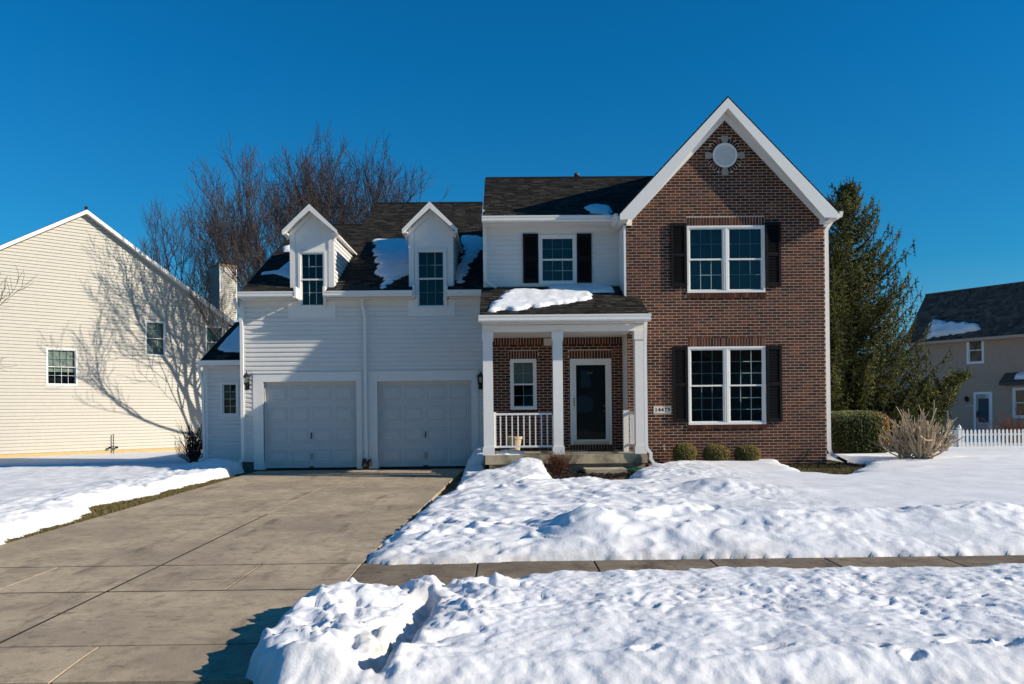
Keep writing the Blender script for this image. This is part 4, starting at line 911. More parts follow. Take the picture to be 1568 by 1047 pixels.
# gutters between the dormers
gxs = [RXL - .03, dorm[0]['w'][0] - .03, dorm[0]['w'][1] + .03, dorm[1]['w'][0] - .03, dorm[1]['w'][1] + .03, ux0 + .02]
for i in (0, 2, 4): gutter(HS, (gxs[i], GE, gez - .15), (gxs[i + 1], GE, gez - .15), .14)
mb = MB()
for i in (0, 2, 4): mb.box(gxs[i] + .03, gxs[i + 1], GE, 20.8, G0 - .012, G0 + .002)
mb.build('soffit', M['white'], HS)
mb = MB()
for i, (qa, qb) in zip((0, 2, 4), ((gX0, dorm[0]['t'][0]), (dorm[0]['t'][1], dorm[1]['t'][0]), (dorm[1]['t'][1], ux0))): mb.box(qa, qb, 20.768, 20.79, G0 - .13, G0 - .0125)
mb.build('frieze_board', M['white'], HS)
dq = downspout(HS, D(20.68, [(554.5, 458), (554.8, 470), (558.3, 483), (559.3, 560), (561.2, 700), (561.4, 706)]), .042); dq['label'] = 'white downspout between the two garage doors'
mb = MB(); mb.tube(D(20.6, [(558, 702), (557.5, 714)]), [.05, .07], 6); mb.tube(D(20.6, [(566, 703), (566.5, 714)]), [.05, .06], 6); mb.build('drain_boot', M['metal'], HS)
dq = downspout(HS, D(20.62, [(359, 457), (360, 463), (368, 480), (370, 500), (372.2, 690), (372, 702), (367, 709)]), .042); dq['label'] = 'white downspout at the left corner of the garage'
# dormers
for n_, d in enumerate(dorm):
    x0, x1 = d['x0'], d['x1']; cx = (x0 + x1) / 2; pz = d['pk'][1]; ezd = (d['el'][1] + d['er'][1]) / 2; hwid = (d['er'][0] - d['el'][0]) / 2
    DM = MB(); wz = d['w']
    wallb = gez + (20.76 - GE) * .5 - .02; top = ezd + .10
    holes_grid(PD, x0, x1, wallb, top, [(wz[0] + .02, wz[1] - .02, 0, wz[3] - .02)], DM, -.05, 0)
    DM.prism([PD.at(x0, top, -.05), PD.at(x1, top, -.05), PD.at(x1 - .0, top + .02, -.05), PD.at(cx, pz - .06, -.05), PD.at(x0 + .0, top + .02, -.05)], (0, -.05, 0))
    # apron around the window where it cuts through the eave
    t = d['t']
    for q in ((t[0], wz[0] + .0, t[2], G0 - .02), (wz[1] - .0, t[1], t[2], G0 - .02), (wz[0], wz[1], t[2], wz[2] + .02)): DM.pbox(PG, q[0], q[1], q[2], q[3], .002, .035)
    for q in ((wz[0] - .035, wz[0] + .02), (wz[1] - .02, wz[1] + .035)): DM.box(q[0], q[1], 20.4, 20.79, G0 - .0, gez + .12)
    DM = DM.build('dormer', M['trim'], HS)
    for q in ((x0, x0 + .13), (x1 - .13, x1)):
        mb = MB(); mb.pbox(PD, q[0], q[1], wallb, top, .001, .022); mb.build('corner_board', M['trim'], DM)
    window(HS, PD, wz, 3, (2, 2), 1, cas=.055, proud=.035, label=('window of the left dormer', 'window of the right dormer')[n_], depth=.5)
    # cheeks with siding
    zc = ezd + .02; yb = 20.45 + (zc - gez) / .5
    for sg, xx in ((-1, x0), (1, x1)):
        q = Pl((xx, 20.79, 0), (0, sg, 0), (0, 0, 1)); ym = lambda b: 20.45 + (b - gez) / .5 - 20.79
        mb = MB(); pts = [q.at(0, wallb, -.02), q.at(sg * ym(zc) if sg > 0 else -ym(zc), zc, -.02), q.at(0, zc, -.02)]; mb.prism(pts if sg > 0 else pts, q.n * .02); mb.build('dormer_cheek', M['white'], DM)
        if sg > 0: siding(HS, q, K(0.0), lambda b: max(.001, ym(b)), wallb + .05, zc, [], .1145, M['white'])
    # roof of the dormer
    sld = (pz - ezd) / hwid; angd = math.atan(sld)
    for sg in (-1, 1):
        yp = 20.45 + (pz - gez) / .5; ye = 20.45 + (ezd - gez) / .5
        E0 = Vector((cx + sg * hwid, 20.5, ezd)); P0 = Vector((cx, 20.5, pz)); P1 = Vector((cx, yp + .1, pz)); E1 = Vector((cx + sg * hwid, ye + .1, ezd))
        nrm = Vector((sg * math.sin(angd), 0, math.cos(angd)))
        pts = [E0, P0, P1, E1] if sg < 0 else [E0, E1, P1, P0]
        mb = MB(); mb.prism([p + nrm * .0 for p in pts[::-1]] if False else pts, nrm * -.03); rr_ = mb.build('dormer_roof', M['shingle'], DM)
        k_ = 0
        while k_ < 8:
            f0, f1 = k_ / 8, (k_ + 1.08) / 8; f1 = min(f1, 1); A0 = E0.lerp(P0, f0); A1 = E0.lerp(P0, f1); B0 = E1.lerp(P1, f0); B1 = E1.lerp(P1, f1)
            ql = [A0 + nrm * .012, A1 + nrm * .003, B1 + nrm * .003, B0 + nrm * .012]; q2 = MB(); q2.poly(ql if sg < 0 else ql[::-1], random.random()); q2.poly([A0, B0, B0 + nrm * .012, A0 + nrm * .012]); q2.poly([A0, A0 + nrm * .012, A1 + nrm * .003, A1]); q2.build('shingle_course', M['shingle'], DM); k_ += 1
        fw = .17; mb = MB(); pts = [Vector((cx + sg * hwid, 20.49, ezd - fw * .6)), Vector((cx + sg * hwid, 20.49, ezd - .006)), Vector((cx, 20.49, pz - .006)), Vector((cx, 20.49, pz - fw))]
        mb.prism(pts if sg < 0 else pts[::-1], (0, .025, 0)); mb.build('rake_board', M['trim'], DM)
        mb = MB(); pts = [Vector((cx + sg * (hwid - .0), 20.514, ezd - .09)), Vector((cx + sg * hwid, 20.514, ezd - .05)), Vector((cx, 20.514, pz - .07)), Vector((cx, 20.514, pz - .11))]
        mb.prism(pts if sg < 0 else pts[::-1], (0, .24, 0)); mb.build('soffit', M['white'], DM)
        mb = MB(); pts = [Vector((cx + sg * (hwid - .06), 20.72, ezd - .20)), Vector((cx + sg * (hwid - .06), 20.72, ezd - .08)), Vector((cx, 20.72, pz - .14)), Vector((cx, 20.72, pz - .26))]
        mb.prism(pts if sg < 0 else pts[::-1], (0, .03, 0)); mb.build('frieze_board', M['trim'], DM)
        xs_ = sorted((cx + sg * (x1 - x0) / 2, cx + sg * hwid)); mb = MB(); mb.box(xs_[0], xs_[1], 20.52, ye, ezd - .10, ezd - .06); mb.build('soffit', M['trim'], DM)
# wall lanterns
def lantern(pl, px, py, label):
    a, b = pl.hit(px, py); c0 = pl.at(a, b); L = MB(); L.pbox(pl, a - .05, a + .05, b - .22, b - .02, 0, .03)
    L.tube([pl.at(a, b - .16, .03), pl.at(a, b - .18, .09), pl.at(a, b - .12, .12)], .018, 6)
    L = L.build('wall_lantern', M['metal'], HS); L['label'] = label; q = pl.at(a, b, .12)
    mb = MB(); mb.lathe(q, [(.0, -.13), (.035, -.12), (.07, -.07), (.075, -.055), (.06, -.05)], 6); mb.lathe(q, [(.095, .10), (.1, .115), (.05, .16), (.018, .19), (.022, .2), (.012, .215), (0, .25)], 6)
    for k in range(6):
        t = k * math.pi / 3; mb.tube([q + Vector((.06 * math.cos(t), .06 * math.sin(t), -.055)), q + Vector((.088 * math.cos(t), .088 * math.sin(t), .105))], .007, 4)
    mb.build('lantern_cage', M['metal'], L)
    mb = MB(); mb.lathe(q, [(.05, -.05), (.075, .1)], 6); mb.build('lantern_glass', M['glass'], L)
    mb = MB(); mb.tube([q + Vector((0, 0, -.05)), q + Vector((0, 0, .05))], .015, 6); mb.build('bulb', M['stone'], L)
lantern(PG, 379.5, 583, 'black lantern left of the garage doors'); lantern(PG, 736, 583, 'black lantern partly behind the porch column')

# --- small bump-out at the far left
lx0, lx1 = PLb.hit(312, 620)[0], PLb.hit(372, 620)[0]; lz0 = PLb.hit(330, 706)[1]; le_y = 21.95; lez = front(le_y).hit(330, 552)[1]; lw = PLb.rect(338, 584, 366, 637.5)
mb = MB(); holes_grid(PLb, lx0, lx1, lz0 - .02, lez - .12, [(lw[0] + .02, lw[1] - .02, lw[2] + .02, lw[3] - .02)], mb, -.05, 0); mb.build('wall_sheathing', M['white'], HS)
siding(HS, PLb, K(lx0 + .12), K(lx1), lz0, lez - .15, [lw], .114, M['white'])
mb = MB(); mb.pbox(PLb, lx0, lx0 + .12, lz0, lez - .15, 0, .024); mb.build('corner_board', M['trim'], HS)
mb = MB(); mb.box(lx0 + .02, lx1, 22.32, 22.4, -.1, lz0 - .021); mb.build('foundation', M['foundgrey'], HS)
mb = MB(); mb.prism([(lx0 + .01, 22.9, 0), (lx0 + .01, 22.9, lez + .2), (lx0 + .01, 25.0, 4.0), (lx0 + .01, 27.5, 3.0), (lx0 + .01, 27.5, 0)], (1.4, 0, 0)); mb.box(lx0 + .002, lx0 + .04, 22.35, 22.9, 0, lez - .1); mb.build('side_wall', M['white'], HS)
window(HS, PLb, lw, 2, (2, 2), 1, cas=.05, gm='gridw', single=True, label='small window of the low side wing')
lr0 = front(le_y).hit(306, 552)[0]; lsl = .45; lp = Pl((0, le_y, lez), (1, 0, 0), (0, 1, lsl)); llen = 3.0 * math.hypot(1, lsl)
roof(HS, lp, llen, lambda b: [(lr0, gX0 + .02)], shing, a0=lr0, a1=gX0 + .02)
mb = MB(); mb.hexa([(lr0, le_y + 3, lez + 3 * lsl - .1), (lx1, le_y + 3, lez + 3 * lsl - .1), (lx1, 28, 2.9), (lr0, 28, 2.9), (lr0, le_y + 3, lez + 3 * lsl), (lx1, le_y + 3, lez + 3 * lsl), (lx1, 28, 3.0), (lr0, 28, 3.0)]); mb.build('roof', M['shingle'], HS)
mb = MB(); mb.prism([(lr0 - .02, le_y, lez - .12), (lr0 - .02, le_y, lez - .01), (lr0 - .02, le_y + 3, lez + 3 * lsl - .01), (lr0 - .02, le_y + 3, lez + 3 * lsl - .15)], (.02, 0, 0)); mb.build('rake_board', M['trim'], HS)
gutter(HS, (lr0 - .04, le_y, lez - .13), (gX0 - .01, le_y, lez - .13), .13); mb = MB(); mb.box(lr0, lx1, le_y, 22.3, lez - .155, lez - .14); mb.build('soffit', M['white'], HS)
dq = downspout(HS, D(22.1, [(305, 560), (304.5, 566), (310, 585), (310.8, 600), (313, 690), (313, 701), (304, 706)]), .04); dq['label'] = 'white downspout at the outer corner of the side wing'
bricks.finish(); shing.finish()

# ------------------------------------------------------------------ snow lying on roofs and deck (things resting on the house)
def roof_snow(pl, poly, thick, label, group=None, res=.035, seed=0, jag=.07, comb=0.):
    P = [pl.hit(*p) if not isinstance(p, tuple) or len(p) == 2 and abs(p[0]) > 30 else p for p in poly]
    a = [p[0] for p in P]; b = [p[1] for p in P]; xs = np.arange(min(a) - .2, max(a) + .2, res); ys = np.arange(min(b) - .2, max(b) + .2, res); X, Y = np.meshgrid(xs, ys)
    d = sdist(X, Y, P) + jag * fbm(X * 2.5, Y * 3, 3, 80 + seed)
    if comb: d = d + comb * vnoise(np.floor(Y / .14) * 3.3 + X * 0, np.floor(Y / .14) * 7.7, 90 + seed) + comb * .6 * vnoise(X * 5, np.floor(Y / .14) * 5.1, 91)
    k = np.clip(d / .10, 0, 1); H = thick * np.sqrt(k * (2 - k)) * (1 + .25 * fbm(X * 3, Y * 3, 3, 85 + seed)) + .012 * k
    if comb: H = H - .012 * np.abs(((Y / .14) % 1) - .5) * (H > .02)
    Z = np.where(d > 0, H, -.01) + .012; o = np.array(pl.o); u_, v_, n_ = np.array(pl.u), np.array(pl.v), np.array(pl.n)
    W_ = o + X[..., None] * u_ + Y[..., None] * v_ + Z[..., None] * n_
    nx, ny = len(xs), len(ys); I, J = np.meshgrid(np.arange(nx - 1), np.arange(ny - 1)); keep = (d[:-1, :-1] > 0) | (d[1:, 1:] > 0) | (d[:-1, 1:] > 0) | (d[1:, :-1] > 0)
    q = (J * nx + I)[keep]; f = np.stack([q, q + 1, q + 1 + nx, q + nx], 1); used = np.zeros(nx * ny, bool); used[f.ravel()] = True; rm = np.cumsum(used) - 1
    return tag(np_obj('snow_patch', W_.reshape(-1, 3)[used], rm[f], M['snow'], np.zeros(used.sum())), label, 'snow patch', 'snow patches left on roofs' if group is None else group)
roof_snow(prp, [(752, 468), (776, 447), (800, 444), (905, 447), (906, 459), (850, 466), (790, 476), (748, 476)], .05, 'long lumpy white snow patch on the porch roof', seed=1, jag=.1, comb=.05)
roof_snow(prp, [(840, 441), (905, 437), (938, 440), (940, 448), (900, 448), (850, 446)], .05, 'thin shaded snow strip on the porch roof against the upper wall', seed=2, jag=.04)
roof_snow(rp, [(893, 319), (912, 316), (932, 318), (938, 324), (930, 329), (905, 327)], .06, 'small shaded snow patch on the upper roof beside the brick gable', seed=3, jag=.04)
roof_snow(gp, [(573, 368), (632, 366), (632, 418), (610, 427), (585, 442), (590, 428), (577, 418), (578, 395)], .04, 'half sunlit snow patch on the garage roof left of the right dormer', seed=4, jag=.05, comb=.13)
roof_snow(gp, [(706, 361), (735, 362), (738, 380), (720, 408), (702, 432), (697, 428), (700, 408), (712, 388)], .04, 'shaded snow patch on the garage roof right of the right dormer', seed=5, jag=.05, comb=.13)
roof_snow(gp, [(400, 418), (425, 415), (441, 402), (447, 402), (447, 428), (436, 424), (420, 419), (402, 421)], .035, 'shaded snow patch on the garage roof left of the left dormer', seed=6, jag=.03)
roof_snow(gp, [(433, 379), (447, 375), (447, 386), (435, 385)], .03, 'tiny snow scrap high beside the left dormer', seed=7, jag=.02)
roof_snow(lp, [(334, 534), (352, 512), (375, 490), (375, 540), (345, 539)], .04, 'snow patch on the small low roof left of the garage', seed=8, jag=.03)
o = roof_snow(Pl((0, 0, PDZ - .008), (1, 0, 0), (0, 1, 0)), [(-.15, 18.3), (.1, 18.25), (.55, 18.35), (.35, 18.8), (-.1, 18.95)], .07, 'low shaded snow heap on the porch deck behind the railing', 'snow', seed=9, jag=.05)
# pot and door mat
px_, py_ = PU.hit(788, 680)[0] * .985, 19.3
pt = thing('flower_pot', (px_, py_, PDZ), 'empty tan flower pot on the porch behind the railing', 'flower pot')
mb = MB(); mb.lathe((px_, py_, PDZ), [(.0, .004), (.11, .004), (.14, .18), (.158, .31), (.178, .31), (.18, .37), (.16, .37), (.14, .3), (0, .29)], 20); mb.build('pot_body', M['clay'], pt, smooth=False)
mb = MB(); mb.box(px_ - .11, px_ + .11, py_ - .11, py_ + .11, PDZ, PDZ + .0035); mb.build('pot_foot', M['clay'], pt)
mb = MB(); a = PU.hit(905, 690)[0]; mb.box(2.0, 2.6, 19.3, 19.75, PDZ + .001, PDZ + .016); tag(mb.build('door_mat', M['metal']), 'dark door mat on the porch deck right of the front door', 'door mat')

# ================================================================== LEFT NEIGHBOUR
TH = math.radians(44); LU = Vector((math.cos(TH), math.sin(TH), 0))
LS = 1.38
PL = Pl((-15.19 * LS, 25 * LS, 0), LU, (0, 0, 1))                    # its gable wall, running away to the right
LH = thing('house', (-18.5, 39, -.3), 'cream sided house with a bare gable wall facing the driveway', 'house')
pkL = PL.hit(130, 323); r1 = PL.hit(358, 496); l1 = PL.hit(0, 377)
slR = (pkL[1] - r1[1]) / (r1[0] - pkL[0]); slL = (pkL[1] - l1[1]) / (pkL[0] - l1[0])
aR = r1[0] - .25; aL = pkL[0] - 9.5
bz = PL.hit(10, 695)[1]
def LH_(f): return f
llo = lambda b: aL if b < pkL[1] - (pkL[0] - aL) * slL else pkL[0] - (pkL[1] - b) / slL
lhi = lambda b: aR if b < pkL[1] - (aR - pkL[0]) * slR else pkL[0] + (pkL[1] - b) / slR
ws = [PL.rect(70, 533, 118.5, 590.5), PL.rect(222, 491.5, 253, 545), PL.rect(314.5, 499, 342, 549)]
mb = MB(); hz = min(r1[1], 5.6)
holes_grid(PL, aL, aR, -.6, hz, [(h[0] + .02, h[1] - .02, h[2] + .02, min(h[3] - .02, hz)) for h in ws], mb, -.05, 0)
hi_ = pkL[1] - .12
holes_grid(PL, ws[1][0] - .3, ws[1][1] + .3, hz, ws[1][3] + .3, [(ws[1][0] + .02, ws[1][1] - .02, hz, ws[1][3] - .02)], mb, -.049, 0)
mb.build('wall_sheathing', M['cream'], LH)
mb = MB(); mb.prism([PL.at(aL, -.6, -.65), PL.at(aR, -.6, -.65), PL.at(aR, pkL[1] - (aR - pkL[0]) * slR - .15, -.65), PL.at(pkL[0], hi_, -.65), PL.at(aL, pkL[1] - (pkL[0] - aL) * slL - .1, -.65)], PL.n * -9); mb.pbox(PL, aR - .05, aR, -.4, 5.4, -.65, -.05); mb.build('wall', M['cream'], LH)
siding(LH, PL, llo, lhi, bz, pkL[1] - .02, ws, .1045 * LS, M['cream'], dutch=False, name='siding_board', join=.12)
mb = MB(); mb.pbox(PL, aL, aR, -.8, bz, -.04, .012); mb.build('foundation', M['found'], LH)
for k in range(int((aR - aL) / 1.9)):
    mb = MB(); a = aL + k * 1.9; mb.pbox(PL, a + .008, a + 1.892, -.8, bz - .02, .012, .016); mb.build('foundation_panel', M['found'], LH)
window(LH, PL, ws[0], 4, (2, 2), 1, cas=.06, gm='gridw', back='blind', backh=(.36, 1), label='wide window low on the left part of the gable wall')
window(LH, PL, ws[1], 3, (2, 2), 1, cas=.05, gm='gridw', back='blind', label='narrow window near the middle of the gable wall')
window(LH, PL, ws[2], 3, (2, 2), 1, cas=.05, gm='gridw', back='curtain_or_tint', label='window under the right roof edge')
for sg, sl2, ae in ((1, slR, aR + .35), (-1, slL, aL - .35)):
    dz = abs(ae - pkL[0]) * sl2; P0 = PL.at(pkL[0], pkL[1] + .03, .28); P1 = PL.at(ae, pkL[1] + .03 - dz, .28)
    d = Vector(PL.n) * -10.5; pts = [P0, P1, P1 - Vector((0, 0, .06)), P0 - Vector((0, 0, .06))]
    MB().prism(pts if sg > 0 else pts[::-1], d).build('roof', M['shingle'], LH)
    pts = [q - Vector((0, 0, .0)) + PL.n * .02 for q in (P0 - Vector((0, 0, .02)), P1 - Vector((0, 0, .02)), P1 - Vector((0, 0, .19)), P0 - Vector((0, 0, .19)))]
    MB().prism(pts if sg > 0 else pts[::-1], PL.n * -.03).build('rake_board', M['trim'], LH)
    pts = [P0 - Vector((0, 0, .15)), P1 - Vector((0, 0, .15)), P1 - Vector((0, 0, .18)), P0 - Vector((0, 0, .18))]
    MB().prism(pts if sg > 0 else pts[::-1], PL.n * -.28).build('soffit', M['white'], LH)
p0 = PL.at(pkL[0], pkL[1] + .04, .2); MB().tube([p0, p0 + Vector((0, 0, .12))], .07, 6).build('ridge_vent', M['mulch'], LH)
# chimney chase on its right side
cc = ray(336, 440); Y_ = 33.0 * LS; cb0 = Vector((cc.x / cc.y * Y_, Y_, 0)); ctop = CZ + (HOR - 405 + 4.5) / F * Y_
CP = Pl(cb0, LU, (0, 0, 1)); CS = Pl(cb0, PL.n * -1, (0, 0, 1))
ch = MB(); cw_, cd_ = 1.02, 1.3; q0, q1, q2, q3 = CP.at(0, 0), CP.at(cw_, 0), CP.at(cw_, 0, -cd_), CP.at(0, 0, -cd_)
ch.hexa([q0, q1, q2, q3] + [q + Vector((0, 0, ctop)) for q in (q0, q1, q2, q3)]); CH = ch.build('chimney', M['cream'], LH)
siding(CH, CP, K(.07), K(cw_ - .07), 2.5, ctop - .12, [], .115, M['cream'], dutch=False)
CS2 = Pl(q3, PL.n, (0, 0, 1)); siding(CH, CS2, K(.04), K(cd_ - .04), 2.5, ctop - .12, [], .115, M['cream'], dutch=False)
mb = MB()
for e in (0, cw_ - .07): mb.pbox(CP, e, e + .07, 2.5, ctop, 0, .02)
mb.build('corner_board', M['trim'], CH)
mb = MB(); mb.hexa([CP.at(-.04, ctop - .1, .04), CP.at(cw_ + .04, ctop - .1, .04), CP.at(cw_ + .04, ctop - .1, -cd_ - .04), CP.at(-.04, ctop - .1, -cd_ - .04), CP.at(-.04, ctop + .03, .04), CP.at(cw_ + .04, ctop + .03, .04), CP.at(cw_ + .04, ctop + .03, -cd_ - .04), CP.at(-.04, ctop + .03, -cd_ - .04)]); mb.build('chimney_cap', M['yellow'], CH)
pc = CP.at(cw_ * .3, ctop, -cd_ * .5); mb = MB(); mb.tube([pc, pc + Vector((0, 0, .16))], .11, 8); mb.tube([pc + Vector((0, 0, .16)), pc + Vector((0, 0, .2))], .17, 8); mb.build('flue', M['metal'], CH)
# flood lights on a pipe beside the wall
a, b = PL.hit(172.5, 700); UT = thing('yard_light', PL.at(a, -.4, .15), 'small dark double lamp on a short pipe against the cream wall', 'yard light')
mb = MB(); mb.tube([PL.at(a, -.5, .12), PL.at(a, PL.hit(172.5, 664)[1], .12)], .022, 6); mb.build('pipe', M['foundgrey'], UT)
for dx in (-.16, .12): mb = MB(); z = PL.hit(172, 683)[1]; mb.tube([PL.at(a, z, .12), PL.at(a + dx, z - .03, .14)], .015, 5); mb.lathe(PL.at(a + dx, z - .06, .16), [(0, -.06), (.07, -.03), (.08, .02), (.04, .05), (0, .06)], 8); mb.build('lamp_head', M['metal'], UT)

# ================================================================== RIGHT NEIGHBOUR
DU = Vector((.527, -.85, 0)).normalized(); PR = Pl((20.1, 40.6, 0), DU, (0, 0, 1))
PRs = PR.n                                              # towards the viewer's left
RH = thing('house', (21.5, 38.5, 0), 'taupe sided house with dark roof behind the picket fence', 'house')
c0 = PR.hit(1394, 560)[0]; a_end = c0 + 13; evz = PR.hit(1470, 519.5)[1]
rdir = -PR.n; rk = ray(1456, 451); off = None
w1 = PR.rect(1480.5, 515, 1507, 557); d1 = PR.rect(1491.5, 600, 1520, 668); d1 = (d1[0], d1[1], -.1, d1[3])
w2 = PR.rect(1551, 593, 1575, 640)
mb = MB(); holes_grid(PR, c0, a_end, -.3, evz + .1, [(h[0] + .02, h[1] - .02, h[2] + .02, h[3] - .02) for h in (w1, w2)], mb, -.05, 0); mb.build('wall_sheathing', M['taupe'], RH)
mb = MB(); mb.prism([PR.at(c0 + .01, 0, -.65), PR.at(c0 + .01, evz, -.65), PR.at(c0 + .01, evz + 2.3, -4.1), PR.at(c0 + .01, evz, -8), PR.at(c0 + .01, 0, -8)], PR.u * 13); mb.pbox(PR, c0, c0 + .05, 0, evz, -.65, -.05); mb.build('wall', M['taupe'], RH)
siding(RH, PR, K(c0 + .06), K(a_end), -.1, evz - .05, [w1, w2, d1], .114, M['taupe'], dutch=False)
mb = MB(); mb.pbox(PR, c0 - .02, c0 + .06, -.1, evz - .05, -.02, .022); mb.build('corner_board', M['taupe'], RH)
window(RH, PR, w1, 1, (1, 1), 1, cas=.09, back='teal', label='upper window of the taupe wall')
window(RH, PR, w2, 1, (1, 1), 1, cas=.09, back='teal', backh=(.4, 1), label='lower window beside the door')
a0, a1, b0, b1 = d1; mb = MB()
for x0, x1, z0_, z1_ in ((a0, a0 + .1, b0, b1), (a1 - .1, a1, b0, b1), (a0 + .1, a1 - .1, b1 - .1, b1)): mb.pbox(PR, x0, x1, z0_, z1_, -.02, .03)
DF = mb.build('door_frame', M['trim'], RH); mb = MB(); mb.pbox(PR, a0 + .1, a1 - .1, b0, b1 - .1, -.03, .0); 
hw_ = a1 - a0; mb.build('door', M['trim'], DF); mb = MB(); mb.pbox(PR, a0 + hw_ * .24, a1 - hw_ * .2, b0 + (b1 - b0) * .36, b1 - .3, .0, .006); mb.build('door_glass', M['teal'], DF)
mb = MB(); mb.pbox(PR, a0 + .14, a0 + .2, b0 + 1.0, b0 + 1.3, .0, .05); mb.build('door_handle', M['metal'], DF)
a, b = PR.hit(1482, 611); mb = MB(); mb.lathe(PR.at(a, b, .12), [(0, -.14), (.07, -.1), (.1, .06), (.03, .13), (0, .15)], 8); mb.pbox(PR, a - .05, a + .05, b - .05, b + .05, 0, .06); mb.build('wall_lamp', M['metal'], RH)
a, b = PR.hit(1484.5, 620.5); mb = MB(); mb.pbox(PR, a - .16, a + .16, b - .09, b + .07, .016, .03); mb.build('number_plate', M['grid'], RH)
# roof: eave overhang, ridge
ov = .35; rz_ = None
eo = PR.at(c0 - .15, evz, ov)
best = None
for k in range(20, 60):
    wv = k / 10.; p = eo - PR.n * wv
    d_ = ray(1456, 451); 
    # pixel of p at ridge height: choose wv so that the azimuth matches
    if p.x / p.y <= d_.x / d_.y and best is None: best = wv
wv = best or 3.9
pr = eo - PR.n * wv; rz_ = CZ + ray(1456, 451).z / ray(1456, 451).y * pr.y; sl3 = (rz_ - evz) / wv
RP = Pl(eo, DU, (-PR.n * 1 + Vector((0, 0, sl3)))); rl3 = wv * math.hypot(1, sl3)
sh2 = Pieces('shingle', M['shingle2'], 200)
rf = roof(RH, RP, rl3, lambda b: [(0, 13.4)], sh2, 'shingle2', a0=0, a1=13.4, exp=.17)
mb = MB(); mb.hexa([RP.at(0, rl3, -.06), RP.at(13.4, rl3, -.06), pr - PR.n * wv + DU * 13.4 + Vector((0, 0, evz - pr.z - .06)), pr - PR.n * wv + Vector((0, 0, evz - pr.z - .06)), RP.at(0, rl3, 0), RP.at(13.4, rl3, 0), pr - PR.n * wv + DU * 13.4 + Vector((0, 0, evz - pr.z)), pr - PR.n * wv + Vector((0, 0, evz - pr.z))]); mb.build('roof', M['shingle2'], RH)
mb = MB(); mb.tube([RP.at(0, rl3, .01), RP.at(13.4, rl3, .01)], .09, 4, flat=.5); mb.build('ridge_cap', M['shingle2'], RH)
mb = MB(); mb.prism([RP.at(-.02, 0, -.02), RP.at(-.02, rl3, -.02), RP.at(-.02, rl3, -.18), RP.at(-.02, 0, -.18)], DU * .03); mb.build('rake_board', M['taupe'], RH)
mb = MB(); mb.pbox(PR, c0 - .15, a_end, evz - .14, evz - .015, ov, ov + .11); mb.build('gutter', M['taupe'], RH)
mb = MB(); mb.pbox(PR, c0 - .15, a_end, evz - .16, evz - .145, 0, ov); mb.build('soffit', M['taupe'], RH)
# bay roof with snow over the lower window
bp0 = PR.hit(1540, 586); byy = bp0[1]; mb = MB(); x0 = bp0[0]
mb.prism([PR.at(x0, byy - .12, .0), PR.at(x0, byy - .12, .6), PR.at(x0, byy + .0, .6), PR.at(x0 + .35, byy + .5, .02), PR.at(x0, byy + .5, 0)][:3] + [PR.at(x0, byy + .45, .02), PR.at(x0, byy + .45, 0)], DU * 3); mb.build('bay_roof', M['shingle2'], RH)
sh2.finish()
roof_snow(RP, [(1421, 517), (1423, 499), (1432, 490), (1450, 495), (1480, 496), (1497, 498), (1500, 504), (1470, 510)], .16, 'thick snow patch above the gutter of the taupe house', seed=11, jag=.08, res=.06)
BP_ = Pl(PR.at(x0, byy + .0, .6), DU, (-PR.n + Vector((0, 0, .75))))
roof_snow(BP_, [(1553, 580), (1558, 574), (1568, 571), (1580, 569), (1580, 580)], .12, 'snow patch on the small bay roof of the taupe house', seed=12, jag=.05, res=.05)

# far roof seen between the spruce and the taupe house
FP = front(58); a, b = FP.hit(1383, 611); FH = thing('house', (a, 60, 0), 'far low house with a snowy roof between spruce and taupe house', 'house')
mb = MB(); mb.box(a - .0, a + 9, 58, 66, 0, b); mb.build('wall', M['black'], FH)
ex = FP.hit(1378, 611)[0]; q0 = [(ex, 57.8, b), (ex + 3, 57.8, b + 3), (ex + 3, 66, b + 3), (ex, 66, b)]
mb = MB(); mb.prism([Vector(p) - Vector((0, 0, .2)) for p in q0], (0, 0, .2)); mb.build('roof', M['shingle2'], FH)
mb = MB(); mb.prism([Vector((ex + .1, 57.9, b + .1)), Vector((ex + 2.9, 57.9, b + 2.9)), Vector((ex + 2.9, 65, b + 2.9)), Vector((ex + .1, 65, b + .1))], (0, 0, .16)); so = mb.build('snow_patch', M['snow']); tag(so, 'smooth snow covering the far low roof', 'snow patch')

# ------------------------------------------------------------------ picket fence
fy = 28.4; FZ = front(fy).hit(1500, 687)[1]; ft = front(fy).hit(1500, 655.5)[1]
fx0 = front(fy).hit(1331, 680)[0]; FN = thing('picket_fence', (fx0 + 3, fy, FZ), 'white picket fence along the snowy yard', 'fence')
posts = [front(fy).hit(1469.5, 680)[0], front(fy).hit(1366, 680)[0]]; pitch = .139
pk_mesh = None; x = posts[0] - pitch * 30; end = posts[0] + 8
mbp = MB(); h_ = ft - FZ - .04; mbp.prism([(-.036, 0, .04), (.036, 0, .04), (.036, 0, h_ - .05), (.02, 0, h_ - .012), (0, 0, h_), (-.02, 0, h_ - .012), (-.036, 0, h_ - .05)][::-1], (0, .02, 0)); pkm = mbp.mesh('picket', M['wfence'])
k = 0; x = posts[0] - 24 * pitch
while x < end:
    if all(abs(x - p) > .07 for p in posts + [posts[0] + 2.5, posts[0] + 5]):
        o = bpy.data.objects.new('picket', pkm); COL.objects.link(o); attach(o, FN, (x, fy, FZ))
    x += pitch
for z in (.12, h_ * .68): mb = MB(); mb.box(posts[0] - 24 * pitch, end, fy + .022, fy + .06, FZ + z, FZ + z + .07); mb.build('rail', M['wfence'], FN)
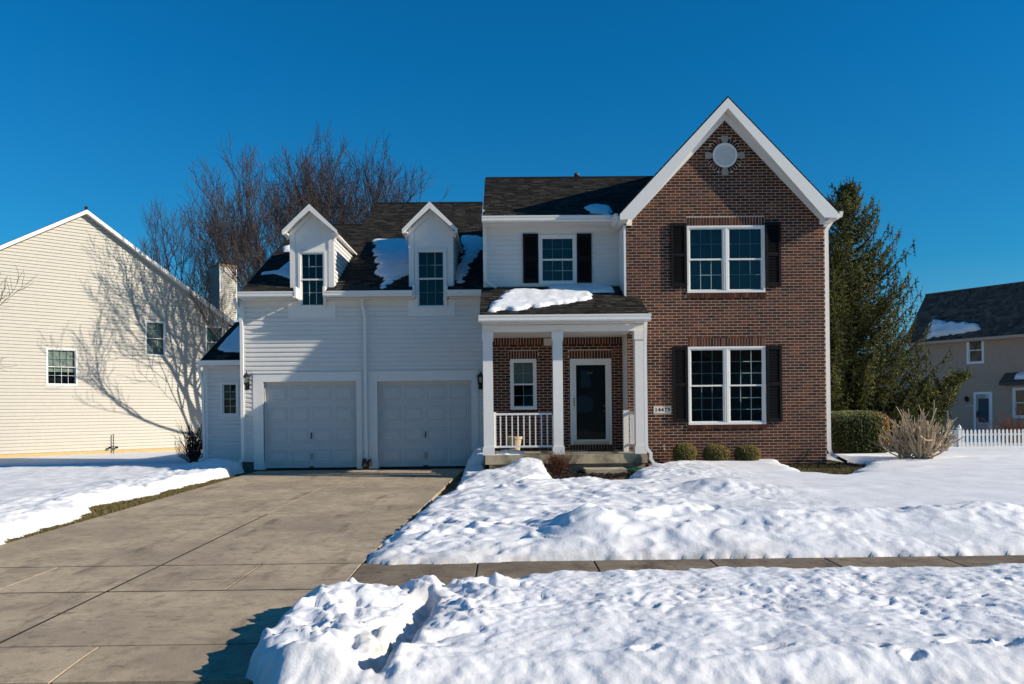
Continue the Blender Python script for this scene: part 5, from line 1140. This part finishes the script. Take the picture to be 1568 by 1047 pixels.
for p in posts + [posts[0] + 2.5, posts[0] + 5]:
    mb = MB(); t_ = h_ + .03 if p in posts else h_ - .02; mb.box(p - .055, p + .055, fy - .03, fy + .08, FZ - .1, FZ + t_); mb.box(p - .075, p + .075, fy - .05, fy + .10, FZ + t_, FZ + t_ + .03)
    mb.lathe((p, fy + .025, FZ + t_ + .03), [(.06, 0), (.065, .03), (.045, .07), (0, .13)], 8); mb.build('fence_post', M['wfence'], FN)

# ------------------------------------------------------------------ vegetation
def rv(s=1): return Vector((random.gauss(0, s), random.gauss(0, s), random.gauss(0, s)))
def bare_tree(base, h, r0, label, spread=.5, levels=5, seed=0, lean=(0, 0), forks=None, cat='tree', group=None, trunk_h=.22, name='bare_tree', tw=None, bk=None, fan=1.0, kids=(3, 4), low=False, rmin=.0045, open_=False):
    random.seed(seed); T = thing(name, base, label, cat, group); tr, cr = MB(), MB(); base = Vector(base)
    def limb(p, d, L, r, lv):
        n = 4 if lv < 3 else 3; pts = [p]; rad = [r]; q = p.copy(); dd = d.normalized()
        for i in range(n):
            dd = (dd + rv(.07 + .03 * lv) + Vector((0, 0, .06 + .02 * lv))).normalized(); q = q + dd * (L / n); pts.append(q.copy()); rad.append(r * (1 - .42 * (i + 1) / n))
        (tr if lv < 3 else cr).tube(pts, rad, 7 if lv < 2 else (5 if lv < 4 else 3), cap=lv < 2, t=random.random())
        if lv >= levels: return
        k = random.randint(*kids) + (1 if lv == 1 or (lv == 3 and not open_) else 0)
        for j in range(k):
            f = .35 + .65 * (j + random.random() * .6) / k; i = min(n - 1, int(f * n)); s_ = pts[i].lerp(pts[i + 1], min(1, f * n - i))
            a_ = (pts[i + 1] - pts[i]).normalized(); side = rv(1); side = (side - a_ * side.dot(a_)).normalized()
            an = random.uniform(.30, .62) * fan if lv < levels - 1 else random.uniform(.4, .95)
            limb(s_, a_ * math.cos(an) + side * math.sin(an) + Vector((0, 0, .10)), L * random.uniform(.55, .74), max(rmin, rad[i] * random.uniform(.5, .66)), lv + 1)
        # leader continues
        if lv < levels: limb(pts[-1], dd, L * .62, max(rmin, rad[-1] * .9), lv + 1)
    th = h * trunk_h; top = base + Vector((lean[0], lean[1], th)); tr.tube([base - Vector((0, 0, .2)), base + Vector((lean[0] * .4, lean[1] * .4, th * .5)), top], [r0 * 1.25, r0, r0 * .9], 9)
    nf = forks or 4
    for j in range(nf):
        a_ = 2 * math.pi * (j + random.uniform(-.2, .2)) / nf; e_ = spread * random.uniform(.6, 1.15)
        limb(top - Vector((0, 0, random.uniform(0, th * .25))), Vector((math.cos(a_) * math.sin(e_), math.sin(a_) * math.sin(e_), math.cos(e_))), h * random.uniform(.27, .33), r0 * .55, 1)
    if low:
        for j in range(2): a_ = random.uniform(2.0, 4.6); limb(base + Vector((0, 0, th * random.uniform(.5, .9))), Vector((math.cos(a_), math.sin(a_), .35)), h * .26, r0 * .35, 2)
    tr.build('trunk', bk or M['bark'], T); cr.build('crown', tw or M['twig'], T); return T
def at(px, py, Y): p = ray(px, py); k = Y / p.y; return Vector((p.x * k, Y, CZ + p.z * k))
g = lambda px, Y, z=0.: (at(px, 600, Y).x, Y, z)
G_ = 'bare trees behind the house'
K5 = dict(group=G_, kids=(2, 3), rmin=.010, open_=True)
bare_tree(g(322, 52, -.3), 17.0, .24, 'leftmost bare tree beyond the cream house roof', .78, 6, 5, (-.6, 0), 6, **K5)
bare_tree(g(410, 50, -.3), 18.2, .22, 'bare tree just right of the cream house chimney', .55, 6, 6, (.2, 0), 6, **K5)
bare_tree(g(473, 39.2, -.1), 15.8, .20, 'bare tree close behind the left end of the garage', .62, 6, 3, (.1, 0), 6, low=True, **K5)
bare_tree(g(535, 41), 16.8, .22, 'tallest bare tree between the two dormers', .46, 6, 18, (0, 0), 6, **K5)
bare_tree(g(605, 44), 13.6, .2, 'low wide bare tree above the right part of the garage roof', .66, 6, 13, (0, 0), 6, **K5)
bare_tree((-10.6, 14.3, -.05), 5.6, .07, 'small bare tree whose twigs enter the left edge', .6, 5, 21, (0, 0), 5, kids=(2, 3))
bare_tree((24.4, 33.5, 0), 6.6, .09, 'small bare tree in front of the taupe house at the right edge', .65, 5, 22, (0, 0), 5, kids=(2, 3))
bare_tree((30, 62, 0), 8, .12, 'pale bare tree far off between spruce and taupe house', .5, 5, 31, (0, 0), 5, kids=(3, 4))

def spruce(base, h, R, label, seed, tip=(0, 0), n_wh=46, low=.02, name='spruce', dens=1.0, low_w=.62):
    random.seed(seed); T = thing(name, base, label, 'tree'); base = Vector(base); trk, wood, nd = MB(), MB(), MB()
    ax = lambda f: base + Vector((tip[0] * f ** 1.6, tip[1] * f ** 1.6, h * f))
    trk.tube([ax(i / 8) for i in range(9)], [R * .07 * (1 - i / 8.6) + .012 for i in range(9)], 8); trk.build('trunk', M['bark'], T)
    def sprig(p, d, L, tn):                              # a needle-covered twig: a star of thin blades round its axis
        d = d.normalized(); sd = d.cross(Vector((.3, .2, 1))); sd = sd.normalized() if sd.length > .05 else Vector((1, 0, 0)); up = sd.cross(d)
        m_ = max(5, int(L / .026)); w_ = .055
        for i in range(m_):
            f = i / m_; c_ = p + d * (L * f); a_ = i * 2.4; o_ = (sd * math.cos(a_) + up * math.sin(a_)); s2 = (sd * -math.sin(a_) + up * math.cos(a_)) * .016
            ln = w_ * (1.15 - .6 * f); n0 = len(nd.v); e_ = c_ + o_ * ln + d * (ln * .9)
            nd.v += [tuple(c_ + s2 - o_ * .004), tuple(c_ - s2 - o_ * .004), tuple(e_)]; nd.f.append((n0, n0 + 1, n0 + 2)); nd.t.append(tn)
        n0 = len(nd.v); nd.v += [tuple(p + sd * .007), tuple(p - sd * .007), tuple(p + d * (L + .03))]; nd.f.append((n0, n0 + 1, n0 + 2)); nd.t.append(tn * .6)
    for k in range(n_wh):
        f = low + (.985 - low) * ((k + random.random() * .5) / n_wh); env = R * min(1.05 * (1 - f) ** .88, low_w + f) + .07
        nb = max(5, int((12 if f < .7 else 7) * dens))
        for j in range(nb):
            a_ = random.uniform(0, 2 * math.pi); L = env * random.uniform(.62, 1.2) * (1.18 if random.random() < .12 else 1); p = ax(f); up = .15 + .6 * f ** 2
            pts = [p]; n = max(4, int(L / .22)); dirh = Vector((math.cos(a_), math.sin(a_), 0))
            for i in range(1, n + 1):
                q = i / n; z = L * (up * q - (1 - f) * .62 * math.sin(q * math.pi * .8) * .55 + (.30 * q ** 3)) - .10 * L * (1 - f)
                pts.append(p + dirh * (L * q) + Vector((random.gauss(0, .015), random.gauss(0, .015), z)))
            wood.tube(pts, [.016 * (1 - i / (n + 1)) * (1 + L * .5) + .003 for i in range(n + 1)], 3, cap=False)
            tb = random.gauss(.35, .18)
            for i in range(1, n + 1):
                if i / n < .28 and random.random() < .6: continue
                q = i / n; seg = (pts[i] - pts[i - 1]).normalized(); sp = seg.cross(Vector((0, 0, 1))).normalized(); hang = (1 - f) * .5 + .12
                for s_ in (-1, 1):
                    for rep in range(3):
                        L2 = random.uniform(.18, .36) * (1 - .45 * q) * (.6 + .4 * (1 - f)) + .05; pp = pts[i - 1].lerp(pts[i], random.random())
                        dd = seg * random.uniform(.3, .9) + sp * s_ * random.uniform(.3, .9) + Vector((0, 0, -hang * random.uniform(.4, 2.2)))
                        sprig(pp, dd, L2, min(1, max(0, tb + random.gauss(0, .14) + .25 * q)))
                for _h in range(2 if f < .75 else 0): sprig(pts[i], Vector((random.gauss(0, .12), random.gauss(0, .12), -1)), random.uniform(.15, .45), min(1, max(0, tb - .1)))
            sprig(pts[-1], pts[-1] - pts[-2] + Vector((0, 0, .25)), random.uniform(.12, .24), min(1, tb + .3))
            if f > .5: sprig(pts[-1], Vector((0, 0, 1)), .12, .6)
    top = ax(1)
    for i in range(10): sprig(ax(.93 + .07 * i / 10), Vector((random.gauss(0, .8), random.gauss(0, .8), .7)), .18, .4)
    sprig(top, Vector((0, 0, 1)), .32, .4)
    wood.build('branch', M['bark'], T); nd.build('needles', M['needle'], T, kind='stuff'); print('spruce', len(nd.f)); return T
sx = at(1300, 600, 25.6).x
spruce((sx, 25.6, 0), at(1299, 284, 25.6).z, 3.0, 'tall dark spruce behind the right corner of the house', 4, n_wh=66, low=.03)
b_ = at(1382, 660, 24.6); tpp = at(1476, 575, 24.6)
spruce((b_.x, 24.6, .0), tpp.z, .95, 'small spruce leaning to the right in front of the taupe house', 9, tip=(tpp.x - b_.x, -.2), n_wh=26, low=.04, low_w=1)
b_ = at(1412, 660, 25.4); spruce((b_.x, 25.4, 0), at(1412, 590, 25.4).z, .55, 'tiny pointed spruce top between tall and leaning spruce', 10, n_wh=16, low=.1, low_w=1)

def leafy(mb, c, n_, size, tn): # one leaf as a bent quad
    d = rv(1).normalized(); s_ = d.orthogonal().normalized() * size * .32; e_ = d * size * .5
    mb.poly([c - e_, c + s_, c + e_, c - s_], tn)
def hedge(name, x0, x1, y0, y1, z0, z1, label, n, tintf, size=.05, rnd=.3, cat='hedge', group=None, pe=4.5):
    T = thing(name, ((x0 + x1) / 2, (y0 + y1) / 2, z0), label, cat, group); mb = MB(); tw = MB(); C_ = Vector(((x0 + x1) / 2, (y0 + y1) / 2, (z0 + z1) / 2)); hx, hy_, hz_ = (x1 - x0) / 2, (y1 - y0) / 2, (z1 - z0) / 2
    p_ = pe
    for i in range(n):
        d = rv(1); d = Vector((d.x, d.y, d.z + .15)); k = (abs(d.x) ** p_ + abs(d.y) ** p_ + abs(d.z) ** p_) ** (-1 / p_)
        q = Vector((d.x * hx, d.y * hy_, d.z * hz_)) * k * (1 - abs(random.gauss(0, .055))) ; q.z += .03 * mn.noise(q * 3) 
        q *= 1 + .05 * mn.noise(q * 2.2 + C_)
        pos = C_ + q
        if pos.z < z0 + .1 and random.random() < .7: continue
        leafy(mb, pos, d, size * random.uniform(.7, 1.4), min(1, max(0, tintf(q.x / hx, q.y / hy_, q.z / hz_) + random.gauss(0, .09))))
    for i in range(max(20, n // 120)):
        a_ = random.uniform(0, 6.28); r_ = random.uniform(0, .35); p0 = C_ + Vector((hx * r_ * math.cos(a_), hy_ * r_ * math.sin(a_), -hz_)); e = C_ + Vector((hx * .92 * random.uniform(-1, 1), hy_ * .92 * random.uniform(-1, 1), hz_ * random.uniform(-.3, .9)))
        tw.tube([p0, p0.lerp(e, .5) + rv(.03), e], [.014, .009, .004], 3, cap=False)
    tw.build('stem', M['darkstem'], T)
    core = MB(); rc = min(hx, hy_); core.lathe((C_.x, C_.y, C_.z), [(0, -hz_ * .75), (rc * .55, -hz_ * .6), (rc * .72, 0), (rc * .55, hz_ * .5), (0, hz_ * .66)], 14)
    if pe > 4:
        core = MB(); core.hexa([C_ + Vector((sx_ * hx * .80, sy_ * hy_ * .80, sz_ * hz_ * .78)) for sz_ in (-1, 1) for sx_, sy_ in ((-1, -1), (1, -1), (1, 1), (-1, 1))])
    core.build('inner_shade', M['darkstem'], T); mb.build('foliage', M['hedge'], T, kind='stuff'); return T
hx0, hx1 = at(1271, 660, 20.6).x, at(1371, 660, 20.6).x
def ht(u, v, w_): return .22 + (.5 * max(0, (u - .1)) * (1 if w_ > -.5 else .4) + .12 * (w_ > .75) if v < .3 else .1) 
hedge('hedge', hx0 + .0, hx1, 20.5, 22.4, gz(8.6, 20.5), 1.36, 'large clipped hedge with browned right side at the house corner', 30000, lambda u, v, w_: (.42 if w_ > .8 else .14) + max(0, u - .05) * .85 * (.3 + .7 * (w_ > -.45)) * (w_ < .85), .055)
for x0, x1, ya, yb, lb in ((1036, 1068, 685.5, 709, 'leftmost of three small round bushes by the brick wall'), (1083, 1119, 688, 708, 'middle one of three small round bushes by the brick wall'), (1132, 1165.5, 688, 708, 'rightmost of three small round bushes by the brick wall')):
    Y0 = 18.55; A_, B_ = at(x0, ya, Y0), at(x1, yb, Y0)
    hedge('bush', A_.x - .05, B_.x + .05, Y0, Y0 + .42, B_.z - .06, A_.z + .10, lb, 4200, lambda u, v, w_: .46 + .2 * max(0, u) + .1 * (w_ > .4), .034, pe=2.3, cat='bush', group='small bushes along the brick wall')
def stems(name, c, h, R, n, m, label, r=.012, forks=2, seed=0, ang=.55, cat='shrub', upz=.25, flat=1., blunt=False):
    random.seed(seed); T = thing(name, c, label, cat); c = Vector(c)
    parts = []
    for i in range(n):
        mb = MB(); a_ = random.uniform(0, 6.283); e_ = abs(random.gauss(0, 1)); e_ = min(1.25, e_ * ang + .05); L = h / max(.45, math.cos(e_)) * random.uniform(.72, 1.05); L = min(L, R * 1.5 if e_ > .6 else 9)
        def go(p, d, L, r_, lv):
            k = 4; pts = [p]; q = p.copy(); dd = d.normalized()
            for j in range(k): dd = (dd + rv(.10) + Vector((0, 0, upz * .5))).normalized(); q = q + dd * (L / k); pts.append(q.copy())
            mb.tube(pts, [r_ * (1 - (.25 if blunt else .6) * j / k) for j in range(k + 1)], 5 if lv == 0 else 4, t=random.random())
            if lv < forks:
                for b in range(random.randint(2, 3) if lv == 0 else random.randint(1, 3)):
                    j = random.randint(1, k - 1); dl = (pts[j + 1] - pts[j]).normalized(); go(pts[j], dl + rv(.38), L * random.uniform(.4, .65), r_ * .62, lv + 1)
        go(c + Vector((random.gauss(0, R * .10), random.gauss(0, R * .10) * flat, 0)), Vector((math.cos(a_) * math.sin(e_), math.sin(a_) * math.sin(e_) * flat, math.cos(e_))), L * .8, r, 0)
        mb.build('stem', m, T)
    return T
p = at(1412, 712, 18.7); q = at(1385, 708, 19.1)
stems('cut_shrub', (p.x, 18.7, gz(p.x, 18.7) + .05), 1.05, .8, 46, M['tanstem'], 'tan leafless shrub of upright cut stems, standing in snow', .024, 2, 3, ang=.8, upz=.26, blunt=True)
stems('cut_shrub', (q.x, 19.1, gz(q.x, 19.1) + .05), .95, .55, 22, M['tanstem'], 'smaller tan leafless shrub between hedge and larger cut shrub', .019, 2, 5, upz=.3, blunt=True)
p = at(848, 733, 16.9); stems('rusty_shrub', (at(852, 720, 17.35).x, 17.35, gz(1, 17.3)), .40, .5, 150, M['redstem'], 'low rusty leafless shrub left of the concrete step', .006, 2, 6, upz=.1)
p = at(298, 700, 23.4); stems('dark_shrub', (p.x, 23.4, gz(p.x, 23.4) + .03), 1.15, .5, 80, M['darkstem'], 'dark twiggy shrub left of the side wing downspout', .011, 2, 7, ang=.7, upz=.3)
p = at(1562, 650, 29.6); stems('brown_shrub', (p.x, 30.0, 0), 1.05, 1.2, 70, M['redstem'], 'brown rounded leafless shrub behind the picket fence', .010, 2, 8, upz=.1)

# grass, mulch and small litter where the snow has gone
def scatter_blades(name, inside, box, n, h, m, label, zoff=-.055, wd=.006):
    mb = MB(); k = 0
    xs = rng.uniform(box[0], box[1], n); ys = rng.uniform(box[2], box[3], n); ok = inside(xs, ys); zs = ground(xs, ys)
    for x, y, z, o_ in zip(xs, ys, zs, ok):
        if not o_: continue
        a_ = random.uniform(0, 6.28); hh = h * random.uniform(.4, 1.3); ln = random.uniform(.3, 1.4) * hh; w_ = wd
        c_ = Vector((x, y, z + zoff)); s_ = Vector((math.cos(a_), math.sin(a_), 0)); t_ = Vector((-s_.y, s_.x, 0))
        mb.poly([c_ - s_ * w_, c_ + s_ * w_, c_ + t_ * ln + Vector((0, 0, hh))], random.random())
    o = mb.build(name, m); o['kind'] = 'stuff'; return o
scatter_blades('grass', lambda x, y: (sdist(x, y, polyD) < .14) & (x < -6.13) & (sdist(x, y, polyD) > -.9), (-9.2, -6.1, 9.3, 19.5), 90000, .045, M['grass'], '')
scatter_blades('grass', lambda x, y: sdist(x, y, patch) > -.15, (3.8, 9.5, 15.5, 19.3), 70000, .05, M['grass'], '')
scatter_blades('grass', lambda x, y: (y > 8.69), (1.5, 14, 8.69, 8.95), 26000, .035, M['grass'], '')
mu = [gpt(*p) for p in [(985, 716), (1000, 705), (1180, 703), (1262, 704), (1345, 704), (1345, 714), (1262, 718), (1200, 716), (1120, 712), (1040, 712)]]
def chips(name, poly, n, m, dz=-.05):
    P_ = np.array(poly); x0, y0 = P_.min(0); x1, y1 = P_.max(0); xs = rng.uniform(x0, x1, n); ys = rng.uniform(y0, y1, n); ok = sdist(xs, ys, poly) > 0; zs = ground(xs, ys); mb = MB()
    for x, y, z, o_ in zip(xs, ys, zs, ok):
        if not o_: continue
        a_ = random.uniform(0, 6.28); u_ = Vector((math.cos(a_), math.sin(a_), random.gauss(0, .3))) * random.uniform(.01, .04); v_ = Vector((-math.sin(a_), math.cos(a_), random.gauss(0, .3))) * random.uniform(.006, .014); c_ = Vector((x, y, z + dz + random.random() * .02))
        mb.poly([c_ - u_ - v_, c_ + u_ - v_, c_ + u_ + v_, c_ - u_ + v_], random.random())
    o = mb.build(name, m); o['kind'] = 'stuff'; return o
MU = [(2.95, 17.6), (4.2, 17.9), (7.6, 18.0), (10.2, 19.0), (10.2, 19.9), (7.56, 19.1), (2.95, 19.09)]
mbm = MB(); mbm.prism([(x, y, gz(x, y) - .3) for x, y in MU], (0, 0, .26)); mo = mbm.build('mulch_bed', M['mulch']); struct(mo)
chips('mulch', MU, 16000, M['mulch'], -.03)
MU2 = [gpt(*p) for p in [(700, 756), (712, 744), (760, 736), (840, 726), (880, 704), (1000, 704), (985, 722), (900, 736), (840, 742), (770, 752)]]
mbm = MB(); mbm.prism([(x, y, gz(x, y) - .3) for x, y in MU2], (0, 0, .26)); struct(mbm.build('mulch_bed', M['mulch'])); chips('mulch', MU2, 14000, M['mulch'], -.03)
# splash block, hose, spigot
p = at(1015, 709, 18.5); mb = MB(); mb.box(p.x - .3, p.x + .35, 18.3, 18.6, gz(3.5, 18.4) - .05, gz(3.5, 18.4) + .03); mb.box(p.x - .3, p.x + .35, 18.58, 18.62, gz(3.5, 18.4) + .03, gz(3.5, 18.4) + .07); mb.box(p.x - .3, p.x + .35, 18.28, 18.32, gz(3.5, 18.4) + .03, gz(3.5, 18.4) + .06); tag(mb.build('splash_block', M['redtile']), 'reddish splash block under the porch downspout', 'splash block')
hp = [Vector((2.65 + .28 * math.cos(t * .9) + t * .03, 17.55 + .12 * math.sin(t * .9), gz(2.7, 17.5) + .04 + .02 * math.sin(t * 2.3))) for t in range(14)]; mb = MB(); mb.tube(hp, .012, 6); tag(mb.build('garden_hose', M['green']), 'green garden hose lying in the snow by the porch corner', 'hose')
a, b = PB.hit(1016, 686); mb = MB(); mb.tube([PB.at(a, b, 0), PB.at(a, b, .09), PB.at(a, b - .05, .12)], .016, 6); mb.tube([PB.at(a, b + .05, .07), PB.at(a, b + .051, .08)], .03, 8); mb.build('spigot', M['stone'], HS)
# snow to the horizon and distant tree line
def ring_quad(x0, x1, y0, y1, z): return [(x0, y0, z), (x1, y0, z), (x1, y1, z), (x0, y1, z)]
mb = MB(); mb.poly(ring_quad(-900, 900, 79.5, 1500, .1)); mb.poly(ring_quad(44.8, 900, 8.7, 79.5, .1)); mb.poly(ring_quad(-900, -29.8, 8.9, 79.5, .06)); struct(mb.build('snow_plain', M['snow']))
mb = MB(); random.seed(77)
for i in range(5200):
    x = random.uniform(-190, 200); y = 150 + random.uniform(0, 40); h = random.uniform(3.5, 7.5) * (1 + .3 * mn.noise(Vector((x * .05, 0, 0)))); d = rv(.12)
    mb.tube([(x, y, 0), (x + d.x * h, y, h * .6), (x + d.y * h * 2, y, h)], [.16, .09, .02], 3, cap=False)
    for k in range(5):
        z = h * random.uniform(.3, .9); e = rv(1) * h * .16; mb.tube([(x, y, z), (x + e.x, y + e.y, z + abs(e.z) + .5)], [.06, .02], 3, cap=False)
o = mb.build('distant_woods', M['twig']); o['kind'] = 'stuff'

# ------------------------------------------------------------------ the other side of the street (seen only in the window glass)
for x, wd, hh, c_, lb in ((-16, 12, 5.2, 'taupe', 'taupe house on the far left across the street'), (3, 13, 5.4, 'brick', 'brown house straight across the street'), (22, 12, 5.0, 'cream', 'cream house on the far right across the street')):
    T = thing('house', (x, -34, -.4), lb, 'house'); mb = MB(); mb.box(x - wd / 2, x + wd / 2, -40, -30, -.4, hh); mb.build('wall', M[c_], T)
    mb = MB(); mb.prism([(x - wd / 2 - .3, -29.5, hh), (x - wd / 2 - .3, -35, hh + 3), (x - wd / 2 - .3, -40.5, hh)], (wd + .6, 0, 0)); mb.build('roof', M['shingle2'], T)
    for k in range(3):
        for z in (.9, 3.3):
            mb = MB(); mb.box(x - wd / 2 + 1.6 + k * wd / 3.2, x - wd / 2 + 2.9 + k * wd / 3.2, -29.99, -29.95, z, z + 1.4); mb.build('window', M['trim'], T)
random.seed(5)
for k, x in enumerate((-27, -7.5, 12.5, 31)): bare_tree((x, -44 + 3 * (k % 2), -.4), 11, .2, ('bare tree left of the taupe house across the street', 'bare tree behind taupe and brown houses across the street', 'bare tree behind brown and cream houses across the street', 'bare tree right of the cream house across the street')[k], .6, 4, 40 + k, kids=(3, 4))
